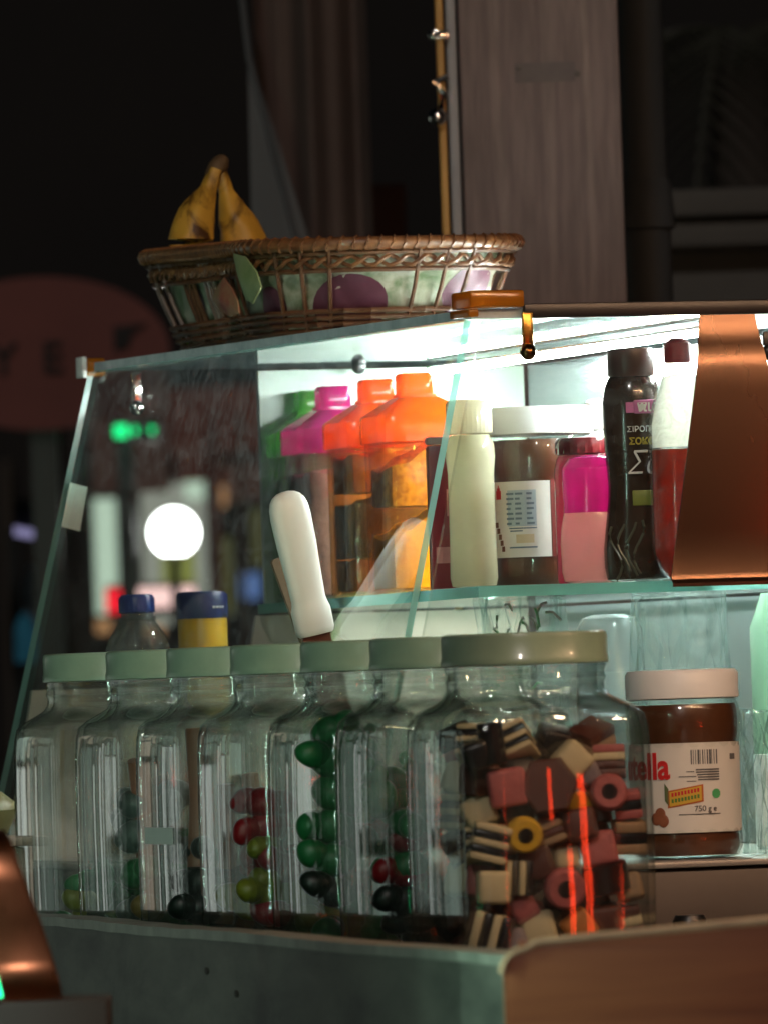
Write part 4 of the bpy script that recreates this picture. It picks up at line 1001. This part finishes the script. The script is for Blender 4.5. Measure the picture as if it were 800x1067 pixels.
def crumple(u, t): return (.0022*math.sin(2*PI*13*u+9*t)+.0016*math.sin(2*PI*29*u-14*t+1)+.001*math.sin(2*PI*47*u+21*t))*(.3+t)-.0022
def liner_ring(t, off): return [(Vector(p)+Vector((p[0]/bhx, p[1]/bhy, 0)).normalized()*crumple(i/120, t)).to_tuple() for i, p in enumerate(bring(t, off))]
b = new_bm(); TT = [.01+.09*i for i in range(11)]; loft(b, [liner_ring(t, -.0045) for t in TT], True, True, False); loft(b, [liner_ring(t, -.0053) for t in TT], True, True, False)
liner = obj('liner', b, solid('cream printed liner', (.42, .41, .32), (.10, .15, .06), rough=.7, scale=24, lo=.45, hi=.62, dist=.6), bk)
def on_wall(u, t, off):
    rr = [Vector(p) for p in liner_ring(t, off)]; s = (u % 1)*nn; k = int(s); return rr[k % nn].lerp(rr[(k+1) % nn], s-k)
def wall_blob(u, t, ru, rt, mt, name, off=-.0038, n=24, shape=None):
    bb = new_bm(); rings = []
    for q in range(5):
        g = max(.02, q/4); ring = []
        for i in range(n):
            a = 2*PI*i/n; k = g*(1 if shape is None else shape(a))
            ring.append(bb.verts.new(on_wall(u+ru*k*math.cos(a), max(.02, min(.92, t+rt*k*math.sin(a))), off)))
        rings.append(ring)
    bb.faces.new(rings[0])
    for r0_, r1_ in zip(rings, rings[1:]):
        for i in range(n): bb.faces.new((r0_[i], r0_[(i+1) % n], r1_[(i+1) % n], r1_[i]))
    return obj(name, bb, mt, liner)
M_pur = solid('purple print', (.12, .030, .055), (.08, .02, .038), rough=.6, scale=60)
# u runs anticlockwise from +X; the near end (-Y) is round u=.75, the -X side round u=.5
for u, t, ru, rt in ((.712, .30, .024, .36), (.795, .40, .022, .36), (.655, .3, .013, .26), (.50, .4, .02, .3), (.42, .4, .02, .3)): wall_blob(u, t, ru, rt, M_pur, 'purple_circle')
M_leaf, M_leafr = solid('green leaf print', (.16, .24, .09), (.30, .36, .18), rough=.6, scale=50), solid('red leaf print', (.28, .05, .04), (.36, .28, .14), rough=.6, scale=40)
for u, t, ru, rt, mt in ((.545, .55, .016, .34, M_leaf), (.590, .42, .016, .30, M_leaf), (.515, .4, .018, .26, M_leafr), (.47, .3, .012, .25, M_leaf)):
    wall_blob(u, t, ru, rt, mt, 'leaf_print', -.0030, 16, lambda a: .75+.25*math.cos(3*a+1))
# two paper leaves poking out between the stakes
# bananas
p1 = on(205, 255, 'Y', 1.22); 
bn = thing('banana_bunch', 'two ripe bananas with brown marks standing up in the basket', 'bananas', (p1.x+.05, 1.34, ZT+.008), FACE)
def banana_mat():
    mt, nt, out = nodes('banana skin')
    c1, f1 = noise_col(nt, (.52, .30, .035), (.42, .22, .03), 18, lo=.3, hi=.7)
    c2, f2 = noise_col(nt, (1, 1, 1), (.10, .06, .035), 30, stretch=(1, 1, .5), lo=.47, hi=.60, dist=1.2)
    mx = N(nt, 'ShaderNodeMix', data_type='RGBA', blend_type='MULTIPLY'); mx.inputs[0].default_value = 1
    nt.links.new(c1, mx.inputs[6]); nt.links.new(c2, mx.inputs[7])
    bs = N(nt, 'ShaderNodeBsdfPrincipled', Roughness=.5); nt.links.new(mx.outputs[2], bs.inputs['Base Color']); nt.links.new(bs.outputs[0], out.inputs['Surface']); return mt
MB_ = banana_mat()
inv = Matrix.Rotation(-FACE, 3, 'Z')
def bl(x, y, dy=0): v = inv @ (on(x, y, 'Y', 1.34)-Vector(bn.location)); return Vector((v.x, v.y+dy, v.z))
def banana(path, rad, name='banana'):
    b = new_bm(); pts = [Vector(p) for p in path]
    # resample smoothly
    fine, fr = [], []
    for i in range(len(pts)-1):
        a, b0_, c, d = pts[max(i-1, 0)], pts[i], pts[i+1], pts[min(i+2, len(pts)-1)]
        for k in range(6):
            t = k/6; fine.append(.5*((2*b0_)+(-a+c)*t+(2*a-5*b0_+4*c-d)*t*t+(-a+3*b0_-3*c+d)*t**3)); fr.append(rad[i]*(1-t)+rad[i+1]*t)
    fine.append(pts[-1]); fr.append(rad[-1])
    tube(b, fine, 1, 30, True, 0, fr, .045)
    return obj(name, b, MB_, bn, angle=50)
banana([bl(225, 176), bl(217, 198), bl(205, 225, -.004), bl(200, 250, -.006), bl(204, 280, -.004), bl(215, 310), bl(228, 330)], [.0055, .0070, .0152, .0180, .018, .014, .005])
banana([bl(229, 178, .004), bl(236, 200, .004), bl(246, 228), bl(253, 252), bl(258, 280), bl(254, 310), bl(246, 330)], [.0055, .0062, .0145, .0188, .0188, .014, .005])
b = new_bm(); tube(b, [bl(220, 184, .002), bl(226, 174, .002), bl(231, 168, .003), bl(233, 164, .004)], .005, 10, True, 0, [.006, .0075, .007, .005]); obj('stem', b, solid('banana stem', (.10, .055, .02), (.05, .03, .015), rough=.7), bn)
# leaf papers in basket edges
for (xs, lab, mt) in (([(243, 264), (255, 267), (267, 283), (272, 299), (263, 316), (256, 312), (251, 299), (246, 281)], 'green vegetable leaf poking out of the basket front', M_leaf), ([(233, 289), (241, 300), (247, 313), (249, 326), (240, 330), (229, 323), (221, 311), (226, 299)], 'red and cream leaf scrap hanging on the basket front', M_leafr)):
    b = new_bm(); q = [on(x, y, 'X', BX0-.012) for x, y in xs]; ctr = sum(q, Vector())/len(q)+Vector((-.006, 0, 0))
    vs = [b.verts.new(v) for v in q]; cv = b.verts.new(ctr); vb = [b.verts.new(v+Vector((.0012, 0, 0))) for v in q]; cb_ = b.verts.new(ctr+Vector((.0012, 0, 0)))
    for i in range(len(q)):
        j = (i+1) % len(q); b.faces.new((vs[i], vs[j], cv)); b.faces.new((vb[j], vb[i], cb_)); b.faces.new((vs[i], vb[i], vb[j], vs[j]))
    bmesh.ops.subdivide_edges(b, edges=b.edges[:], cuts=2, use_grid_fill=True, smooth=.4)
    tag(obj('leaf', b, mt), lab, 'leaf')

# ------------------------------------------------------------------ foreground: chair back and copper bracket
CD = 5.25
o = base(700, CD); inv = Matrix.Rotation(-FACE, 3, 'Z')
def lc(x, y, d=CD): return inv @ (P(x, y, d)-o)
chair = thing('wooden_chair', 'brown wooden bar chair, rounded backrest before the liquorice jar', 'chair', o, FACE)
M_cw = solid('brown varnished wood', (.19, .050, .018), (.38, .125, .045), rough=.5, scale=16, stretch=(.16, 1, 1.6), coat=.05, dist=1.0, bump=.25)
M_ce = solid('worn wood edge with painted highlight', (.42, .27, .17), (.28, .16, .10), rough=.5, scale=30)  # worn edge tone, lightened to carry the highlight of the top edge
A, B_ = lc(545, 984), lc(905, 946); bl_ = lc(526, 1075)
outl = [(bl_.x-.001, bl_.z-.10), (bl_.x, bl_.z)]
for i in range(7):
    t = i/6; a = PI-(PI/2-.1)*t; rr = .0125; outl.append((bl_.x+rr+rr*math.cos(a), lc(530, 990).z-rr+rr*math.sin(a)))
outl += [(lc(560, 981).x, lc(560, 981).z), (lc(680, 969.5).x, lc(680, 969.5).z), (lc(800, 958).x, lc(800, 958).z), (B_.x-.012, B_.z-.0005), (B_.x-.003, B_.z-.004), (B_.x, B_.z-.014), (B_.x+.001, bl_.z-.10)]
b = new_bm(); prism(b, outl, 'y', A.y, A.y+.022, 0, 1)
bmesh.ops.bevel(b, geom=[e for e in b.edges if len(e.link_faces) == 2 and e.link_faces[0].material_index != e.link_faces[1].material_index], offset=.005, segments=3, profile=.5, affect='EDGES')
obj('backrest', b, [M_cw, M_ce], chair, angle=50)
b = new_bm(); tube(b, [(x, A.y+.0015, z-.001) for x, z in outl[2:13]], .0028, 8); obj('lit_edge_band', b, M_ce, chair)  # pale strip added to draw the worn, brightly lit top edge
zseat = bl_.z-.40
for sx in (bl_.x+.03, B_.x-.04):
    b = new_bm(); box(b, sx-.015, sx+.015, A.y+.0225, A.y+.045, 0, bl_.z+.03, .003); obj('leg', b, M_cw, chair)
    b = new_bm(); box(b, sx-.015, sx+.015, A.y-.32, A.y-.295, 0, zseat-.001, .003); obj('leg', b, M_cw, chair)
b = new_bm(); box(b, bl_.x, B_.x, A.y-.33, A.y+.022, zseat, zseat+.03, .006); obj('seat', b, M_cw, chair)

# bent copper bracket at the lower left
BD = 5.45
o = base(50, BD); inv = Matrix.Rotation(-FACE, 3, 'Z')
def lb(x, y, d=BD): return inv @ (P(x, y, d)-o)
br = thing('copper_bracket', 'bent copper strap bracket shining at the lower left corner', 'bracket', o, FACE)
c0 = lb(0, 900)
M_cop = solid('polished copper', (.42, .17, .09), (.34, .13, .07), rough=.3, metal=1, scale=60, stretch=(4, .3, 1), rvar=.08)
# pixel row, right edge, depth offset (away +): the strap hangs over, runs down and turns out into a foot
path = [(868, -6, .075), (866, 0, .045), (868, 5, .022), (876, 10, .007), (890, 16, 0), (920, 27, -.003), (960, 43, -.004), (1000, 56, -.005), (1018, 61, -.008), (1030, 65, -.016), (1036, 67, -.028), (1038, 68, -.050)]
b = new_bm(); rings = []
for y, x, dy in path:
    r_, l_ = lb(x, y), lb(x-62, y+2)
    rings.append([(l_.x, l_.y+dy, l_.z), (l_.x+.003, l_.y+dy-.0008, l_.z), (r_.x-.003, r_.y+dy-.0008, r_.z), (r_.x, r_.y+dy, r_.z), (r_.x, r_.y+dy+.003, r_.z-.001), (l_.x, l_.y+dy+.003, l_.z-.001)])
loft(b, rings); obj('strap', b, M_cop, br, angle=60)
b = new_bm(); q0, q1 = lb(-80, 1042), lb(121, 1200); box(b, q0.x, q1.x, c0.y-.055, c0.y+.025, 0, q0.z-.001, .002); obj('bracket_base', b, solid('dark bracket base', (.02, .012, .01), rough=.5), br)
# green lamp behind the bracket
gd = 5.75
o = base(-4, gd); inv = Matrix.Rotation(-FACE, 3, 'Z'); v = inv @ (P(-6, 1030, gd)-o)
gl_ = thing('green_lamp', 'green glowing lamp low behind the copper bracket', 'lamp', o, FACE)
b = new_bm(); ball(b, (v.x, v.y, v.z), .016, (1, 1, 1.6), u=24, v=16); obj('lamp_glass', b, glow('green lamp light', (.02, .9, .30), 3.0), gl_)
b = new_bm(); lathe(b, [(.03, 0), (.03, .01), (.006, .02), (.006, v.z-.027), (.012, v.z-.022)], 20, c=(v.x, v.y, 0)); obj('lamp_stand', b, M_black, gl_)
# yellow bowl and plate edge at the far left
p = on(-6, 866, 'Y', 1.16)
b = new_bm(); lathe(b, [(.02, .0), (.022, .002), (.030, .02), (.028, .026), (.018, .034), (.006, .037)], 32)
tag(obj('lemon_half', b, solid('dull yellow', (.17, .15, .055), (.13, .11, .04), rough=.5), None, (p.x-.012, 1.16, p.z-.004)), 'dull yellow dome at the left edge beside the jars', 'food')
b = new_bm(); box(b, p.x-.09, p.x+.025, 1.10, 1.23, p.z-.012, p.z-.0045, .002); box(b, p.x-.08, p.x+.015, 1.11, 1.22, .0005, p.z-.0125, .002)
tag(obj('serving_box', b, solid('tan box', (.22, .15, .11), (.16, .11, .08), rough=.6)), 'small tan box under the dull yellow dome', 'box')

# ------------------------------------------------------------------ assumed lamps out of view and one added glowing building
# assumed string of warm bulbs, out of view, for warm light and jar glints
fs = thing('assumed_festoon_lights', 'assumed string of warm bulbs, out of view above the stall front', 'assumed string lights', (0, 0, 0))
pts = [Vector((.15+.17*i, -.70-.04*i, .92-.02*math.sin(i*2))) for i in range(8)]
b = new_bm(); tube(b, [pts[0]+Vector((-.4, .05, .12))]+[v+Vector((0, 0, .05)) for v in pts]+[pts[-1]+Vector((.4, -.05, .12))], .003, 6)
obj('cable', b, M_black, fs)
for i, v in enumerate(pts):
    b = new_bm(); ball(b, v, .020, (1, 1, 1.2)); obj('bulb', b, glow('assumed bulb light', (1, .58, .33), 250), fs)
    b = new_bm(); lathe(b, [(.010, .020), (.012, .022), (.012, .046), (.006, .05)], 16, c=v); obj('socket', b, M_black, fs)
# lit kiosk added out of view, for reflections in the jar glass
ko = Vector((-1.85, 5.0, -.95))
kio = thing('reflector_kiosk', 'small kiosk added out of view, its pale green glowing panes reflecting in the jars', 'reflector_kiosk', ko, R(20))
b = new_bm(); box(b, -1.3, 1.3, .0, 1.2, 0, .70); box(b, -1.3, 1.3, .02, 1.2, .701, 2.1); obj('wall', b, solid('kiosk wall', (.05, .045, .04), rough=.8), kio)
b = new_bm(); box(b, -1.45, 1.45, -.18, 1.3, 2.101, 2.18, .01); obj('roof', b, M_black, kio)
rng = random.Random(5); x = -1.25
KG = [glow('kiosk light %s' % 'abcd'[k], c_, e_) for k, (c_, e_) in enumerate((((.76, 1, .86), .55), ((.90, 1, .92), 1.1), ((.7, .9, .78), .26), ((1, .84, .66), .45)))]
while x < 1.2:
    w_ = rng.uniform(.03, .15); z = .42
    while z < 1.6:
        h_ = rng.uniform(.15, .6); b = new_bm(); box(b, x, x+w_, -.012, -.002, z, min(z+h_, 1.66)); obj('window', b, rng.choice(KG), kio); z += h_+rng.uniform(.012, .05)  # glowing panes, broken up at random to streak the jar reflections
    x += w_+rng.uniform(.015, .06)
# assumed green tube, out of view at left, tinting jars and lids
gn = thing('assumed_green_neon', 'assumed upright pale green neon tube on a stand, out of view left of the stall', 'assumed neon light', (-.85, -.55, -.95), R(-60))
b = new_bm(); tube(b, [(0, 0, .55), (0, 0, 1.0), (0, 0, 1.5)], .014, 12); obj('assumed_neon_tube', b, glow('green neon', (.62, 1, .78), 150), gn)
b = new_bm(); box(b, -.015, .015, .020, .04, 0, 1.55, .003); box(b, -.08, .08, -.06, .1, 0, .011, .003); obj('stand', b, M_black, gn)
# assumed red neon tubes, unseen, placed by mirroring to streak the nearest jar
ns = thing('assumed_red_neon', 'assumed red neon tubes on a stand, out of view, placed to streak the nearest jar', 'assumed neon tubes', (1.02, -2.85, -.95), R(20))
ni = Matrix.Rotation(-R(20), 3, 'Z')
for q0, q1, q2 in (((622, 800), (630, 880), (640, 966)), ((597, 885), (600, 920), (607, 962)), ((514, 800), (516, 880), (520, 968)), ((556, 790), (557, 830), (560, 860))):
    pp = []
    for x, y in (q0, q1, q2):
        v = on(x, y, 'Y', 2.85); pf_ = on(x, y, 'Y', 0.0); v = v+Vector(((pf_.x-.0775)*5.2, 0, (pf_.z-.09)*2.3)); pp.append(ni @ (Vector((v.x, -2.85, v.z))-Vector((1.02, -2.85, -.95))))
    b = new_bm(); tube(b, pp, .012 if q0[0] > 590 else .006, 10); obj('assumed_neon_tube', b, glow('red neon', (1, .05, .012), 20), ns)
b = new_bm(); box(b, -.6, .6, -.13, -.11, .60, 1.36, .004); box(b, -.02, .02, -.14, -.10, 0, .60, .003); obj('stand', b, M_black, ns)

# ------------------------------------------------------------------ sky, moonlight-weak sun, render settings
w = bpy.data.worlds.new('World'); S.world = w; w.use_nodes = True
nt = w.node_tree; nt.nodes.clear()
wo = nt.nodes.new('ShaderNodeOutputWorld'); bg = nt.nodes.new('ShaderNodeBackground'); sk = nt.nodes.new('ShaderNodeTexSky')
sk.sky_type = 'NISHITA'; sk.sun_disc = False; sk.sun_elevation = R(30); sk.sun_rotation = R(250)
bg.inputs['Strength'].default_value = .0006
nt.links.new(sk.outputs[0], bg.inputs['Color']); nt.links.new(bg.outputs[0], wo.inputs['Surface'])
sd = bpy.data.lights.new('sun', 'SUN'); so = bpy.data.objects.new('sun', sd); COL.objects.link(so)
sd.energy = .42; sd.angle = R(3); sd.color = (1, .90, .82)
dirv = Vector((-math.sin(R(250))*math.cos(R(30)), -math.cos(R(250))*math.cos(R(30)), -math.sin(R(30))))
dirv = (HX*.85+RX*.10+Vector((0, 0, -.5))).normalized()
so.rotation_euler = dirv.to_track_quat('-Z', 'Y').to_euler()
sk.sun_elevation = math.asin(-dirv.z); sk.sun_rotation = math.atan2(-dirv.x, -dirv.y)

S.view_settings.view_transform = 'Standard'; S.view_settings.look = 'None'; S.view_settings.exposure = .4; S.view_settings.gamma = 1
S.render.engine = 'CYCLES'
cy = S.cycles
cy.max_bounces = 14; cy.transparent_max_bounces = 64; cy.diffuse_bounces = 3; cy.glossy_bounces = 5; cy.transmission_bounces = 8
cy.use_denoising = True; cy.denoiser = 'OPENIMAGEDENOISE'
cy.sample_clamp_indirect = 40; cy.sample_clamp_direct = 0; cy.caustics_reflective = False; cy.caustics_refractive = False; cy.blur_glossy = .3
